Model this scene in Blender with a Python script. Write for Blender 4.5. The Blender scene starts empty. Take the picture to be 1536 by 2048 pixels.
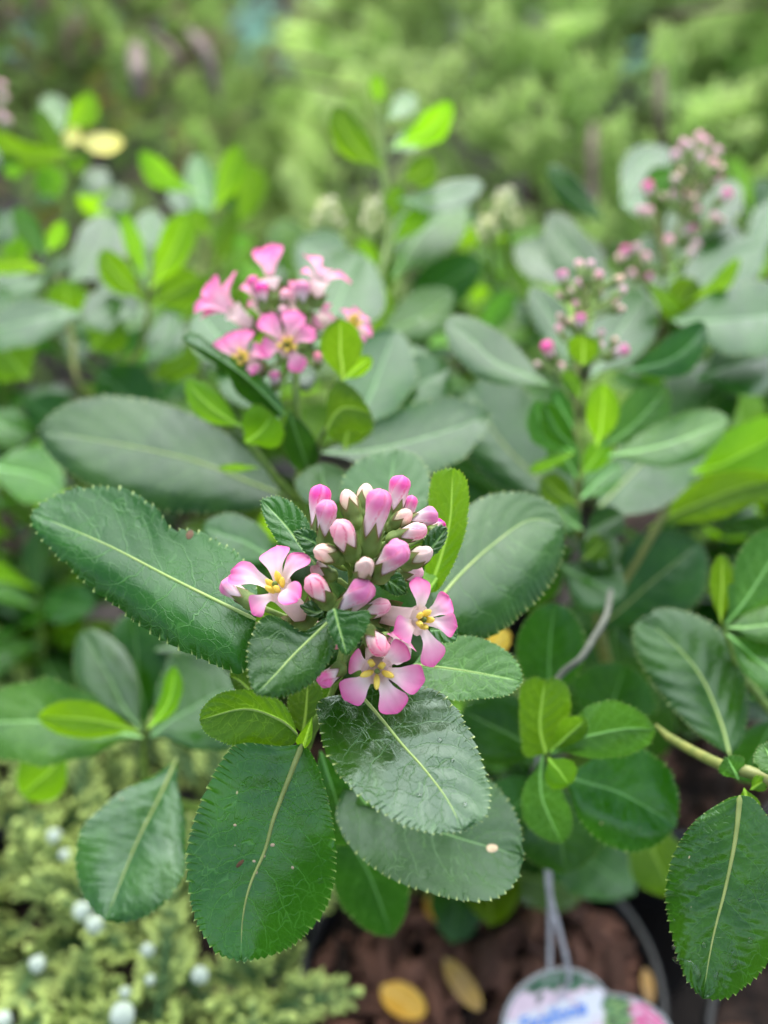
import bpy, math, random
import numpy as np
from mathutils import Vector, Matrix, noise

# ------------------------------------------------------------------ camera, sky, sun, exposure
S = bpy.context.scene
PITCH = math.radians(35); F0 = 2048.0; CAMZ = 0.50
cd = bpy.data.cameras.new('camera'); cam = bpy.data.objects.new('camera', cd); S.collection.objects.link(cam)
cam.location = (0, 0, CAMZ); cam.rotation_euler = (math.radians(90) - PITCH, 0, 0)
cd.sensor_fit = 'VERTICAL'; cd.sensor_height = 36; cd.sensor_width = 27; cd.lens = 36
cd.clip_start = 0.01; cd.clip_end = 200
cd.dof.use_dof = True; cd.dof.focus_distance = 0.180; cd.dof.aperture_fstop = 8.2
S.camera = cam
W = bpy.data.worlds.new('World'); S.world = W; W.use_nodes = True
wn = W.node_tree; bg = wn.nodes['Background']
sk = wn.nodes.new('ShaderNodeTexSky'); sk.sky_type = 'NISHITA'; sk.sun_disc = False
SUN_EL, SUN_AZ = math.radians(54), math.radians(6)
sk.sun_elevation = SUN_EL; sk.sun_rotation = SUN_AZ; sk.dust_density = 1.5; sk.air_density = 1.0; sk.ozone_density = 1
hs = wn.nodes.new('ShaderNodeHueSaturation'); hs.inputs['Saturation'].default_value = 0.62
wn.links.new(sk.outputs[0], hs.inputs['Color']); wn.links.new(hs.outputs[0], bg.inputs[0]); bg.inputs[1].default_value = 0.12
sl = bpy.data.lights.new('sun', 'SUN'); sl.energy = 2.1; sl.angle = math.radians(75); sl.color = (1, .985, .95)
so = bpy.data.objects.new('sun', sl); S.collection.objects.link(so)
sd = Vector((math.sin(SUN_AZ) * math.cos(SUN_EL), math.cos(SUN_AZ) * math.cos(SUN_EL), math.sin(SUN_EL)))
so.rotation_euler = sd.to_track_quat('Z', 'Y').to_euler()
S.view_settings.view_transform = 'Standard'; S.view_settings.look = 'None'; S.view_settings.gamma = 1
S.view_settings.use_curve_mapping = False; S.view_settings.exposure = 1.94
S.cycles.max_bounces = 8; S.cycles.transparent_max_bounces = 12; S.cycles.use_denoising = True
S.cycles.sample_clamp_indirect = 6

rng = np.random.default_rng(7); random.seed(7)
FW = np.array([0, math.cos(PITCH), -math.sin(PITCH)]); UP = np.array([0, math.sin(PITCH), math.cos(PITCH)]); RT = np.array([1., 0, 0])
CAM = np.array([0, 0, CAMZ])

def P(x, y, d):
    x = np.asarray(x, float); y = np.asarray(y, float); d = np.asarray(d, float)
    return CAM + FW * d[..., None] + RT * ((x - 768) / F0 * d)[..., None] - UP * ((y - 1024) / F0 * d)[..., None]

def onz(x, y, z):
    r = P(x, y, 1.0) - CAM
    t = (z - CAMZ) / r[2]
    return CAM + r * t, t

def lin(h):
    c = [int(h[i:i + 2], 16) / 255 for i in (0, 2, 4)]
    return tuple(v / 12.92 if v <= .04045 else ((v + .055) / 1.055) ** 2.4 for v in c)

# ------------------------------------------------------------------ objects
ORG = {}
def link(o, parent=None, org=None):
    S.collection.objects.link(o)
    org = np.array(org if org is not None else (0, 0, 0), float)
    ORG[o.name] = org
    if parent is not None:
        o.parent = parent; o.location = Vector(org - ORG[parent.name])
    else:
        o.location = Vector(org)
    return o

def thing(name, label, cat, loc, group=None):
    o = bpy.data.objects.new(name, None); o.empty_display_size = .01
    link(o, None, loc); o['label'] = label; o['category'] = cat
    if group: o['group'] = group
    return o

def tag(o, label, cat, group=None):
    o['label'] = label; o['category'] = cat
    if group: o['group'] = group

def rawmesh(name, V, Q, mat=None, attrs=None, smooth=True):
    me = bpy.data.meshes.new(name)
    V = np.asarray(V, np.float32)
    if isinstance(Q, np.ndarray) and Q.ndim == 2:
        k = Q.shape[1]; n = len(Q)
        me.vertices.add(len(V)); me.vertices.foreach_set('co', V.ravel())
        me.loops.add(n * k); me.loops.foreach_set('vertex_index', Q.astype(np.int32).ravel())
        me.polygons.add(n); me.polygons.foreach_set('loop_start', np.arange(0, n * k, k, dtype=np.int32))
        me.polygons.foreach_set('loop_total', np.full(n, k, np.int32))
        me.update(calc_edges=True)
    else:
        me.from_pydata([tuple(map(float, v)) for v in V], [], [tuple(map(int, q)) for q in Q])
    if smooth:
        me.polygons.foreach_set('use_smooth', np.ones(len(me.polygons), bool))
    for a, val in (attrs or {}).items():
        at = me.attributes.new(a, 'FLOAT_VECTOR', 'POINT'); at.data.foreach_set('vector', np.asarray(val, np.float32).ravel())
    if mat: me.materials.append(mat)
    return me

def part(name, V, Q, mat, parent=None, org=None, attrs=None, smooth=True):
    if org is None: org = ORG[parent.name] if parent else np.array([0, 0, 0.])
    me = rawmesh(name, np.asarray(V) - np.asarray(org), Q, mat, attrs, smooth)
    return link(bpy.data.objects.new(name, me), parent, org)

def inst(name, me, M, parent):
    """a part that shares mesh data; M is its world matrix"""
    o = bpy.data.objects.new(name, me); S.collection.objects.link(o)
    org = np.array(M.translation); ORG[o.name] = org
    o.parent = parent
    L = M.copy(); L.translation = M.translation - Vector(ORG[parent.name]); o.matrix_basis = L
    return o

def gridq(n, m, closed=False):
    """n rows of m vertices -> quads"""
    i = np.arange(n - 1)[:, None]; j = np.arange(m if closed else m - 1)[None, :]; k = (j + 1) % m
    return np.stack([i * m + j, i * m + k, (i + 1) * m + k, (i + 1) * m + j], -1).reshape(-1, 4)

def spline(pts, u):
    pts = np.asarray(pts, float)
    if len(pts) == 2:
        return pts[0] + (pts[1] - pts[0]) * np.asarray(u)[:, None]
    p = np.vstack([2 * pts[0] - pts[1], pts, 2 * pts[-1] - pts[-2]])
    out = []
    for i in range(len(pts) - 1):
        t = np.linspace(0, 1, 24, endpoint=False)[:, None]
        a, b, c, d = p[i], p[i + 1], p[i + 2], p[i + 3]
        out.append(.5 * (2 * b + (c - a) * t + (2 * a - 5 * b + 4 * c - d) * t ** 2 + (3 * b - a - 3 * c + d) * t ** 3))
    out = np.vstack(out + [pts[-1:]])
    L = np.r_[0, np.cumsum(np.linalg.norm(np.diff(out, axis=0), axis=1))]; L /= L[-1]
    return np.stack([np.interp(u, L, out[:, k]) for k in range(out.shape[1])], -1)

def tube(name, pts, rad, mat, parent, n=14, m=8, attrs=False, bump=0, endcap=True):
    u = np.linspace(0, 1, n); c = spline(pts, u); r = np.interp(u, np.linspace(0, 1, len(np.atleast_1d(rad))), np.atleast_1d(rad))
    T = np.gradient(c, axis=0); T /= np.linalg.norm(T, axis=1)[:, None] + 1e-12
    a = np.array([0.3, .2, .93]); A = np.cross(T, a); A /= np.linalg.norm(A, axis=1)[:, None] + 1e-9; B = np.cross(T, A)
    th = np.linspace(0, 2 * np.pi, m, endpoint=False)
    rr = r[:, None] * (1 + bump * rng.normal(size=(n, m)))
    if endcap: rr[0] *= .3; rr[-1] *= .3
    V = c[:, None] + rr[..., None] * (np.cos(th)[None, :, None] * A[:, None] + np.sin(th)[None, :, None] * B[:, None])
    return part(name, V.reshape(-1, 3), gridq(n, m, True), mat, parent, c[0])

# ------------------------------------------------------------------ materials
class NT:
    def __init__(s, name):
        s.m = bpy.data.materials.new(name); s.m.use_nodes = True; s.t = s.m.node_tree; s.t.nodes.clear()
    def n(s, typ, ins=None, **kw):
        nd = s.t.nodes.new(typ)
        for k, v in kw.items(): setattr(nd, k, v)
        for k, v in (ins or {}).items(): s.put(nd.inputs[k], v)
        return nd
    def put(s, sock, v):
        if isinstance(v, bpy.types.NodeSocket): s.t.links.new(v, sock)
        elif isinstance(v, bpy.types.Node): s.t.links.new(v.outputs[0], sock)
        else:
            if hasattr(sock.default_value, '__len__') and isinstance(v, (tuple, list)) and len(v) == 3 and len(sock.default_value) == 4: v = (*v, 1)
            sock.default_value = v
    def math(s, op, a, b=0.0, c=None, clamp=False):
        nd = s.n('ShaderNodeMath', operation=op, use_clamp=clamp); s.put(nd.inputs[0], a)
        if b is not None: s.put(nd.inputs[1], b)
        if c is not None: s.put(nd.inputs[2], c)
        return nd.outputs[0]
    def mix(s, f, a, b):
        nd = s.n('ShaderNodeMix', data_type='RGBA'); s.put(nd.inputs[0], f); s.put(nd.inputs[6], a); s.put(nd.inputs[7], b); return nd.outputs[2]
    def ss(s, x, lo, hi, a=0.0, b=1.0):
        nd = s.n('ShaderNodeMapRange', interpolation_type='SMOOTHSTEP')
        for k, v in (('Value', x), ('From Min', lo), ('From Max', hi), ('To Min', a), ('To Max', b)): s.put(nd.inputs[k], v)
        return nd.outputs[0]
    def noise(s, vec, scale, detail=2, dist=0, rough=.5):
        nd = s.n('ShaderNodeTexNoise', {'Scale': scale, 'Detail': detail, 'Distortion': dist, 'Roughness': rough})
        if vec is not None: s.put(nd.inputs['Vector'], vec)
        return nd.outputs[0]
    def out(s, sh): s.n('ShaderNodeOutputMaterial', {'Surface': sh}); return s.m

def leafmat(name, base, base2, trans, tcol, rough=.36, wet=.0, spec=.27, veinc=(.08, .19, .04), veinamt=.40, toothc=(.44, .52, .17), bumpy=1.0, coat=0.0, spots=0.0):
    N = NT(name)
    lf = N.n('ShaderNodeAttribute', attribute_name='lf'); lm = N.n('ShaderNodeAttribute', attribute_name='lm')
    a = N.n('ShaderNodeSeparateXYZ', {0: lf.outputs['Vector']}); b = N.n('ShaderNodeSeparateXYZ', {0: lm.outputs['Vector']})
    oi = N.n('ShaderNodeObjectInfo')
    mm = N.n('ShaderNodeCombineXYZ', {0: b.outputs[0], 1: b.outputs[1], 2: N.math('MULTIPLY', oi.outputs['Random'], 50.0)})
    at = N.math('ABSOLUTE', a.outputs[1])
    n1 = N.noise(mm, .22, 2)
    ph = N.math('ADD', a.outputs[0], N.math('MULTIPLY', N.math('SUBTRACT', n1, .5), .55))
    fr = N.math('FRACT', ph); dv = N.math('MINIMUM', fr, N.math('SUBTRACT', 1.0, fr))
    lat = N.ss(dv, 0.006, .032, 1.0, 0.0)
    lat = N.math('MULTIPLY', lat, N.ss(at, .62, .95, 1.0, 0.0))
    # reticulate fine veins
    nd = N.n('ShaderNodeTexNoise', {'Vector': mm, 'Scale': .5, 'Detail': 1})
    off = N.n('ShaderNodeVectorMath', {0: nd.outputs[1], 1: (1.6, 1.6, 0)}, operation='MULTIPLY')
    v2 = N.n('ShaderNodeVectorMath', {0: mm.outputs[0], 1: off.outputs[0]}, operation='ADD')
    flat = N.n('ShaderNodeVectorMath', {0: v2.outputs[0], 1: (1, 1, 0)}, operation='MULTIPLY')
    vo = N.n('ShaderNodeTexVoronoi', {'Vector': flat, 'Scale': .46}, feature='DISTANCE_TO_EDGE')
    ret = N.ss(vo.outputs['Distance'], .004, .042, 1.0, 0.0)
    vo2 = N.n('ShaderNodeTexVoronoi', {'Vector': flat, 'Scale': 1.15}, feature='DISTANCE_TO_EDGE')
    ret2 = N.ss(vo2.outputs['Distance'], .01, .10, .28, 0.0)
    fade = N.noise(mm, .12, 1)
    retm = N.math('MULTIPLY', N.math('MAXIMUM', ret, ret2), N.ss(fade, .35, .6, .25, .8))
    veins = N.math('MAXIMUM', lat, retm)
    ym = N.math('ABSOLUTE', b.outputs[1])
    midw = N.math('MULTIPLY_ADD', a.outputs[2], -.30, .42)
    midm = N.math('MULTIPLY', N.math('SUBTRACT', 1.0, N.ss(ym, N.math('MULTIPLY', midw, .6), midw)), N.ss(a.outputs[2], .8, 1.0, 1.0, .3))
    big = N.noise(mm, .07, 3)
    col = N.mix(N.ss(big, .38, .62), base, base2)
    col = N.mix(N.math('MULTIPLY', veins, veinamt), col, veinc)
    col = N.mix(N.math('MULTIPLY', midm, .85), col, tuple(min(1, c * 1.25 + .03) for c in veinc))
    col = N.mix(N.ss(b.outputs[2], .35, .95), col, toothc)
    if spots:
        sp = N.n('ShaderNodeTexVoronoi', {'Vector': flat, 'Scale': .13}); sn = N.n('ShaderNodeSeparateColor', {0: sp.outputs['Color']})
        sm = N.math('MULTIPLY', N.ss(sp.outputs['Distance'], .02, .04, 1.0, 0.0), N.math('GREATER_THAN', sn.outputs[0], 1 - spots))
        col = N.mix(sm, col, (.45, .36, .2))
    hv = N.n('ShaderNodeHueSaturation', {'Color': col, 'Value': N.math('MULTIPLY_ADD', oi.outputs['Random'], .35, .82), 'Hue': N.math('MULTIPLY_ADD', oi.outputs['Random'], .02, .49)})
    col = hv.outputs[0]
    wn_ = N.noise(mm, .085, 3, .4, .55)
    wm = N.ss(wn_, 1.0 - wet - .35, 1.0 - wet - .335)
    h = N.math('MULTIPLY', N.math('SUBTRACT', 1.0, veins), N.math('MULTIPLY_ADD', wm, -.55, 1.0))
    fine = N.noise(mm, 3.2, 3)
    h = N.math('ADD', h, N.math('MULTIPLY', fine, .25))
    h = N.math('ADD', h, N.math('MULTIPLY', wm, 1.0))
    h = N.math('ADD', h, N.math('MULTIPLY', N.noise(mm, .14, 1), 5.0))
    bp = N.n('ShaderNodeBump', {'Strength': .5 * bumpy, 'Distance': .00014, 'Height': h})
    rg = N.mix(wm, (rough,) * 3, (.14,) * 3)
    pr = N.n('ShaderNodeBsdfPrincipled', {'Base Color': col, 'Roughness': rg, 'Normal': bp, 'Specular IOR Level': spec, 'Coat Weight': coat, 'Coat Roughness': .25, 'IOR': 1.5, 'Specular Tint': (.76, .98, .93, 1)})
    tc = N.mix(.5, tcol, N.n('ShaderNodeHueSaturation', {'Color': col, 'Value': 3.0}).outputs[0])
    tc = N.mix(N.math('MULTIPLY', veins, .35), tc, tuple(min(.9, c * 1.5) for c in tcol))
    tr = N.n('ShaderNodeBsdfTranslucent', {'Color': tc, 'Normal': bp})
    mx = N.n('ShaderNodeMixShader', {0: trans, 1: pr, 2: tr})
    return N.out(mx)

M_MAT = leafmat('leaf_mature', (.009, .045, .002), (.016, .070, .002), .20, (.12, .40, .01), rough=.27, wet=.08)
M_WET = leafmat('leaf_wet', (.008, .038, .002), (.016, .060, .002), .16, (.12, .40, .01), rough=.25, wet=.2, spec=.45)
M_GLO = leafmat('leaf_glossy', (.012, .055, .001), (.024, .088, .001), .24, (.12, .50, .02), rough=.20, wet=.24, spots=.25, spec=.5, bumpy=1.25)
M_BACK = leafmat('leaf_rear', (.009, .045, .003), (.017, .070, .003), .20, (.12, .40, .012), rough=.27, wet=.06, bumpy=.7)
M_LIT = leafmat('leaf_light', (.03, .10, .008), (.05, .14, .009), .28, (.20, .62, .04), rough=.34, wet=.12, veinc=(.22, .45, .12))
M_YNG = leafmat('leaf_young', (.09, .23, .003), (.12, .27, .004), .42, (.33, .62, .01), rough=.36, wet=.04, veinc=(.3, .5, .05), veinamt=.25, toothc=(.5, .55, .08), bumpy=.6)
M_OLV = leafmat('leaf_olive', (.035, .09, .003), (.055, .12, .003), .32, (.30, .60, .01), rough=.38, wet=.06, veinc=(.25, .38, .05), veinamt=.3)
M_YEL = leafmat('leaf_yellow', (.78, .46, .05), (.86, .58, .10), .25, (.8, .55, .06), rough=.5, wet=0, veinc=(.8, .6, .2), veinamt=.2, toothc=(.6, .4, .1))
M_PALEY = leafmat('leaf_pale_yellow', (.80, .68, .18), (.85, .76, .30), .3, (.8, .7, .2), rough=.5, wet=0, veinc=(.8, .7, .3), veinamt=.2)
M_TAN = leafmat('leaf_tan', (.30, .19, .09), (.42, .25, .06), .15, (.5, .3, .05), rough=.6, wet=0, veinc=(.4, .3, .15), veinamt=.3, toothc=(.3, .2, .1))

def simple(name, col, rough=.5, spec=.5, trans=0, var=.3, scale=300., bump=0, col2=None, metal=0, coord='Object', rand=.0, emis=None):
    N = NT(name); tc = N.n('ShaderNodeTexCoord'); oi = N.n('ShaderNodeObjectInfo')
    nz = N.noise(tc.outputs[coord], scale, 3)
    c2 = col2 or tuple(c * (1 - var) for c in col)
    c = N.mix(N.ss(nz, .35, .65), col, c2)
    if rand: c = N.n('ShaderNodeHueSaturation', {'Color': c, 'Value': N.math('MULTIPLY_ADD', oi.outputs['Random'], rand, 1 - rand * .5)}).outputs[0]
    ins = {'Base Color': c, 'Roughness': rough, 'Specular IOR Level': spec, 'Metallic': metal}
    if bump: ins['Normal'] = N.n('ShaderNodeBump', {'Strength': .6, 'Distance': bump, 'Height': nz})
    pr = N.n('ShaderNodeBsdfPrincipled', ins)
    if trans: return N.out(N.n('ShaderNodeMixShader', {0: trans, 1: pr, 2: N.n('ShaderNodeBsdfTranslucent', {'Color': c})}))
    return N.out(pr)

def colmat(name, rough=.5, spec=.4, trans=.3, scale=900., amt=.12, bump=0.00005, rand=.0):
    """base colour is the 'col' attribute, the tissue's own colour"""
    N = NT(name); at = N.n('ShaderNodeAttribute', attribute_name='col'); tc = N.n('ShaderNodeTexCoord'); oi = N.n('ShaderNodeObjectInfo')
    nz = N.noise(tc.outputs['Object'], scale, 2)
    c = N.mix(N.math('MULTIPLY', nz, amt), at.outputs['Color'], (.9, .6, .75))
    if rand: c = N.n('ShaderNodeHueSaturation', {'Color': c, 'Value': N.math('MULTIPLY_ADD', oi.outputs['Random'], rand, 1 - rand * .6), 'Saturation': N.math('MULTIPLY_ADD', oi.outputs['Random'], .4, .8)}).outputs[0]
    bp = N.n('ShaderNodeBump', {'Strength': .5, 'Distance': bump, 'Height': nz})
    pr = N.n('ShaderNodeBsdfPrincipled', {'Base Color': c, 'Roughness': rough, 'Specular IOR Level': spec, 'Normal': bp})
    return N.out(N.n('ShaderNodeMixShader', {0: trans, 1: pr, 2: N.n('ShaderNodeBsdfTranslucent', {'Color': c, 'Normal': bp})}))

M_PETAL = colmat('petal', .55, .3, .38)
M_BUD = colmat('bud_petal', .55, .3, .22, scale=500., amt=.2, bump=.00012, rand=.25)
M_CALYX = colmat('calyx', .5, .4, .12, scale=1500., amt=.02, bump=.0001)
M_ANTH = simple('anther_yellow', (.94, .80, .20), .6, .3, .35, col2=(.90, .68, .10), scale=1500, bump=.0001)
M_STIG = simple('stigma_green', (.10, .16, .03), .5, .5, 0)
M_STEM = simple('stem_green', (.20, .30, .05), .45, .5, .1, col2=(.11, .20, .03), scale=500, bump=.0001)
M_STEMB = simple('stem_brown', (.10, .075, .03), .6, .4, 0, col2=(.055, .05, .02), scale=400, bump=.0003)
M_STEMP = simple('stem_pale', (.20, .21, .05), .5, .45, 0, col2=(.13, .16, .035), scale=300, bump=.0002)
M_MID = simple('midrib_pale', (.30, .40, .10), .45, .5, .1, col2=(.24, .36, .08), scale=300)
M_MIDB = simple('midrib_brownish', (.30, .36, .10), .5, .45, .1, col2=(.22, .28, .07), scale=300)
M_POT = simple('pot_black', (.012, .013, .016), .42, .5, 0, var=.5, scale=60, bump=.0002)
M_STRING = simple('string_white', (.40, .39, .41), .6, .4, 0, scale=500, bump=.0002)
M_BERRY = simple('berry_white', (.68, .74, .64), .65, .25, .1, col2=(.45, .55, .42), scale=250, bump=.0003)
M_BARK = simple('bark_chip', (.26, .12, .08), .75, .3, 0, col2=(.07, .035, .026), scale=160, bump=.0015, rand=1.1)
M_SOIL = simple('potting_soil', (.045, .027, .02), .9, .3, 0, col2=(.012, .008, .007), scale=220, bump=.003)
M_GROUND = simple('ground', (.05, .04, .035), .9, .3, 0, col2=(.02, .018, .016), scale=30, bump=.004)
M_WOOD = simple('trunk_bark', (.20, .14, .12), .85, .3, 0, col2=(.08, .05, .04), scale=80, bump=.003)

# ------------------------------------------------------------------ leaves
ROWS_H = np.array([0, .06, .16, .3, .45, .6, .73, .83, .90, .95, .98, 1.0])
ROWS_M = np.array([0, .15, .4, .65, .85, .96, 1.0])
def build_leaf(mid, A, B, d, gx, gy, fold=.15, bend=.0, nt=34, tpx=6., rows=ROWS_H, nv=7, quilt=.00030, wave=.05, cup=0.0, rib=None, curlA=0., curlB=0.):
    if nt:
        k = np.arange(nt)[:, None]; sc = ((k + np.array([0, .3, .6, .84, .985])) / nt).ravel(); s = np.r_[sc, 1.0]; s = s + (.016 * np.sin(23 * s + rng.uniform(0, 6)) + .008 * np.sin(61 * s + rng.uniform(0, 6))) * np.clip(4 * s * (1 - s), 0, 1)
        amp = np.tile([0.05, .45, .62, 1.0, .02], nt)
        amp = np.r_[amp * np.repeat(rng.uniform(.7, 1.3, nt) * (rng.random(nt) > .05), 5), .0]
        tip = np.r_[np.tile([0, 0, .12, 1., 0.], nt), .3]
        amp *= np.clip((s - .06) / .14, 0, 1)
    else:
        s = np.linspace(0, 1, 26); amp = np.zeros(26); tip = amp
    mid = np.asarray(mid, float); m0, m1 = mid[0], mid[-1]
    mp = spline(mid, s); n = len(s)
    L = np.linalg.norm(np.diff(mp, axis=0), axis=1).sum() / F0 * d
    T = np.gradient(mp, axis=0); T /= np.linalg.norm(T, axis=1)[:, None] + 1e-9
    px = []; lf = []; lm = []; Vs = []
    sdx = rng.uniform(0, 6.28)
    for side, E, cu in ((1, A, curlA), (-1, B, curlB)):
        ep = spline(np.vstack([m0, np.asarray(E, float), m1]), s)
        v = ep - mp; w = np.linalg.norm(v, axis=1); o = v / (w[:, None] + 1e-6)
        t = rows[None, :, None]
        tk = (rows ** 10)[None, :]
        p = mp[:, None] + v[:, None] * t
        p = p + (o * .75 + T * .55)[:, None] * (amp * tpx)[:, None, None] * tk[..., None]
        X = (p[..., 0] - m0[0]) / F0 * d; Y = -(p[..., 1] - m0[1]) / F0 * d
        wm = (w / F0 * d)[:, None]; tt = rows[None, :]
        c = .15 * tt + .09 * tt ** 2
        ph = nv * (s[:, None] - c) + (.5 if side > 0 else 0)
        fr = np.abs(ph - np.round(ph)) * 2
        D = d + gx * X + gy * Y - fold * tt * wm + cup * tt ** 2 * wm + bend * (s[:, None] ** 2) * L + cu * tt ** 3 * wm
        D = D - quilt * fr ** .8 * np.sin(np.pi * np.clip(tt, 0, 1)) ** .7 * np.clip(s[:, None] * 4, 0, 1)
        D = D + wave * L * .35 * np.sin(s[:, None] * 9 + sdx + side) * tt ** 2
        px.append(P(p[..., 0], p[..., 1], D).reshape(-1, 3))
        lf.append(np.stack([ph, side * tt + 0 * ph, s[:, None] + 0 * ph], -1).reshape(-1, 3))
        lm.append(np.stack([(s[:, None] * L * 1000) + 0 * ph, side * tt * wm * 1000, tip[:, None] * tk], -1).reshape(-1, 3))
    V = np.vstack(px); q = gridq(n, len(rows))
    Q = np.vstack([q, q[:, ::-1] + n * len(rows)])
    base = P(m0[0], m0[1], d)
    ribp = V[:n * len(rows):len(rows)]
    return V, Q, base, np.vstack(lf), np.vstack(lm), ribp

def leaf(plant, mat, mid, A, B, d, gx=0., gy=.6, rib=None, ribr=.00045, label=None, petiole=None, **kw):
    V, Q, base, lf, lm, rp = build_leaf(mid, A, B, d, gx, gy, **kw)
    o = part('leaf', V, Q, mat, plant, base, {'lf': lf, 'lm': lm})
    if label: o['label'] = label
    if rib:
        k = np.linspace(0, len(rp) - 1 - len(rp) // 12, 24).astype(int); pts = rp[k]
        pts = pts + (CAM - pts) / np.linalg.norm(CAM - pts, axis=1)[:, None] * .00001
        tube('midrib', pts, [ribr * .9, ribr * .62, ribr * .4, ribr * .1], rib, o, n=40, m=6)
    if petiole is not None:
        tube('petiole', [base, *[P(*q) for q in petiole]], [.0008, .001], M_STEM, o, n=8, m=6)
    return o

PROF = np.array([[0, .0], [.06, .10], [.15, .25], [.28, .64], [.42, .88], [.56, 1.0], [.68, .98], [.80, .84], [.90, .58], [.96, .33]])
def SL(plant, mat, b, t, w, d, gy=.6, gx=0., bow=0., nt=26, tpx=None, rows=ROWS_M, round_=0., **kw):
    """a leaf from base pixel, tip pixel, width in pixels and depth in metres"""
    b = np.array(b, float); t = np.array(t, float); ax = t - b; L = np.linalg.norm(ax); ax /= L; nr = np.array([-ax[1], ax[0]])
    u = np.array([0, .25, .5, .75, 1.]); mid = b + ax * L * u[:, None] + nr * (bow * L * np.sin(np.pi * u))[:, None]
    us = PROF[1:, 0]; ws = PROF[1:, 1] ** (1 - round_) * rng.uniform(.94, 1.06, len(us))
    cen = b + ax * L * us[:, None] + nr * (bow * L * np.sin(np.pi * us))[:, None]
    A = cen + nr * (w / 2 * ws)[:, None]; B = cen - nr * (w / 2 * ws)[:, None]
    mid[1:4] += rng.normal(size=(3, 2)) * L * .008
    lo, up_ = rng.uniform(.05, .45), rng.uniform(-.25, .2); dn = nr[1] > 0
    kw.setdefault('curlA', lo if dn else up_); kw.setdefault('curlB', up_ if dn else lo); gy = gy - .5 if gy <= .72 else gy; kw.setdefault('bend', rng.uniform(-.02, .2)); gy = gy + (.12 if gy > .95 else 0)
    if tpx is None: tpx = max(2.5, 6. * .18 / d)
    return leaf(plant, mat, mid, A, B, d, gx, gy, nt=nt, tpx=tpx, rows=rows, **kw)

def blob(lo, x, y, rpx, mat, name='water_droplet', flat=.45, asp=1.0, rot=0.):
    """a drop or scar lying on the surface of a leaf object, found through its own vertices"""
    n = len(lo.data.vertices); co = np.empty(n * 3, np.float32); lo.data.vertices.foreach_get('co', co); co = co.reshape(-1, 3) + ORG[lo.name]
    v = co - CAM; dp = v @ FW; px = 768 + (v @ RT) / dp * F0; py = 1024 - (v @ UP) / dp * F0
    i = np.argsort((px - x) ** 2 + (py - y) ** 2)[:24]; q = co[i]; ct = q.mean(0); nn = np.linalg.svd(q - ct)[2][2]
    if nn @ (CAM - ct) < 0: nn = -nn
    d = (ct - CAM) @ FW; p = P(x, y, d); p = p + nn * ((ct - p) @ nn) + nn * .00005
    r = rpx / F0 * d; a = np.cross(nn, [math.cos(rot), math.sin(rot), .1]); a /= np.linalg.norm(a); b2 = np.cross(nn, a)
    nu, m = 6, 14; u = np.linspace(0, 1, nu)[:, None]; th = np.linspace(0, 2 * np.pi, m, endpoint=False)[None]
    R_ = np.cos(u * np.pi / 2) * (1 + .12 * np.sin(2 * th + x)); H = np.sin(u * np.pi / 2) * flat + 0 * th
    V = p + r * (R_[..., None] * (np.cos(th)[..., None] * a * asp + np.sin(th)[..., None] * b2) + H[..., None] * nn)
    return part(name, V.reshape(-1, 3), gridq(nu, m, True), mat, lo, p)
_n = NT('water'); M_WATER = _n.out(_n.n('ShaderNodeBsdfPrincipled', {'Base Color': (.95, 1, .97), 'Roughness': .03, 'IOR': 1.33, 'Transmission Weight': 1.0}))
M_SCAR = simple('leaf_scar', (.10, .05, .02), .7, .3, 0, scale=900); M_SCARP = simple('leaf_scar_pale', (.50, .38, .24), .7, .3, 0, scale=900)

# ------------------------------------------------------------------ canonical pieces that repeats share
def canon_leaf(mat, wid=.46, fold=.25, droop=.25, twist=0., name='leaf'):
    n = 20; s = np.linspace(0, 1, n); rows = np.array([0, .3, .65, .9, 1.])
    ws = np.interp(s, [0, .06, .15, .28, .42, .56, .68, .8, .9, .96, 1], [0.02, .1, .25, .58, .84, .98, 1, .9, .66, .4, 0]) * wid / 2
    ws = ws * (1 + .05 * np.tile([0, 1], n // 2))
    Vs = []; lf = []; lm = []
    for side in (1, -1):
        t = rows[None, :]; x = side * t * ws[:, None]; y = s[:, None] + 0 * x
        z = fold * np.abs(x) - droop * y ** 2 + twist * x * y + .012 * np.sin(s[:, None] * 14 + side) * t ** 2 + .008 * np.sin(s[:, None] * 44) * t
        Vs.append(np.stack([x, y, z], -1).reshape(-1, 3))
        ph = 7 * (s[:, None] - .15 * t - .09 * t * t) + (.5 if side > 0 else 0)
        lf.append(np.stack([ph, side * t + 0 * ph, y], -1).reshape(-1, 3))
        lm.append(np.stack([y * 45, x * 45, 0 * x], -1).reshape(-1, 3))
    q = gridq(n, 5); return rawmesh(name, np.vstack(Vs), np.vstack([q[:, ::-1], q + n * 5]), mat, {'lf': np.vstack(lf), 'lm': np.vstack(lm)})

def frame(o, y, z, s):
    """matrix with Y along y, Z near z, uniform or per-axis scale"""
    y = Vector(y).normalized(); z = Vector(z); x = y.cross(z).normalized(); z = x.cross(y)
    M = Matrix((x, y, z)).transposed().to_4x4()
    sx, sy, sz = (s, s, s) if not hasattr(s, '__len__') else s
    M = M @ Matrix.Diagonal((sx, sy, sz, 1)); M.translation = Vector(o)
    return M

def smooth01(x): x = np.clip(x, 0, 1); return x * x * (3 - 2 * x)
PINK = np.array([.84, .09, .38]); PINKL = np.array([.85, .33, .52]); WHT = np.array([.84, .68, .66]); HOT = np.array([.72, .03, .15])
def mix3(a, b, f): return a + (b - a) * np.asarray(f)[..., None]

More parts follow.
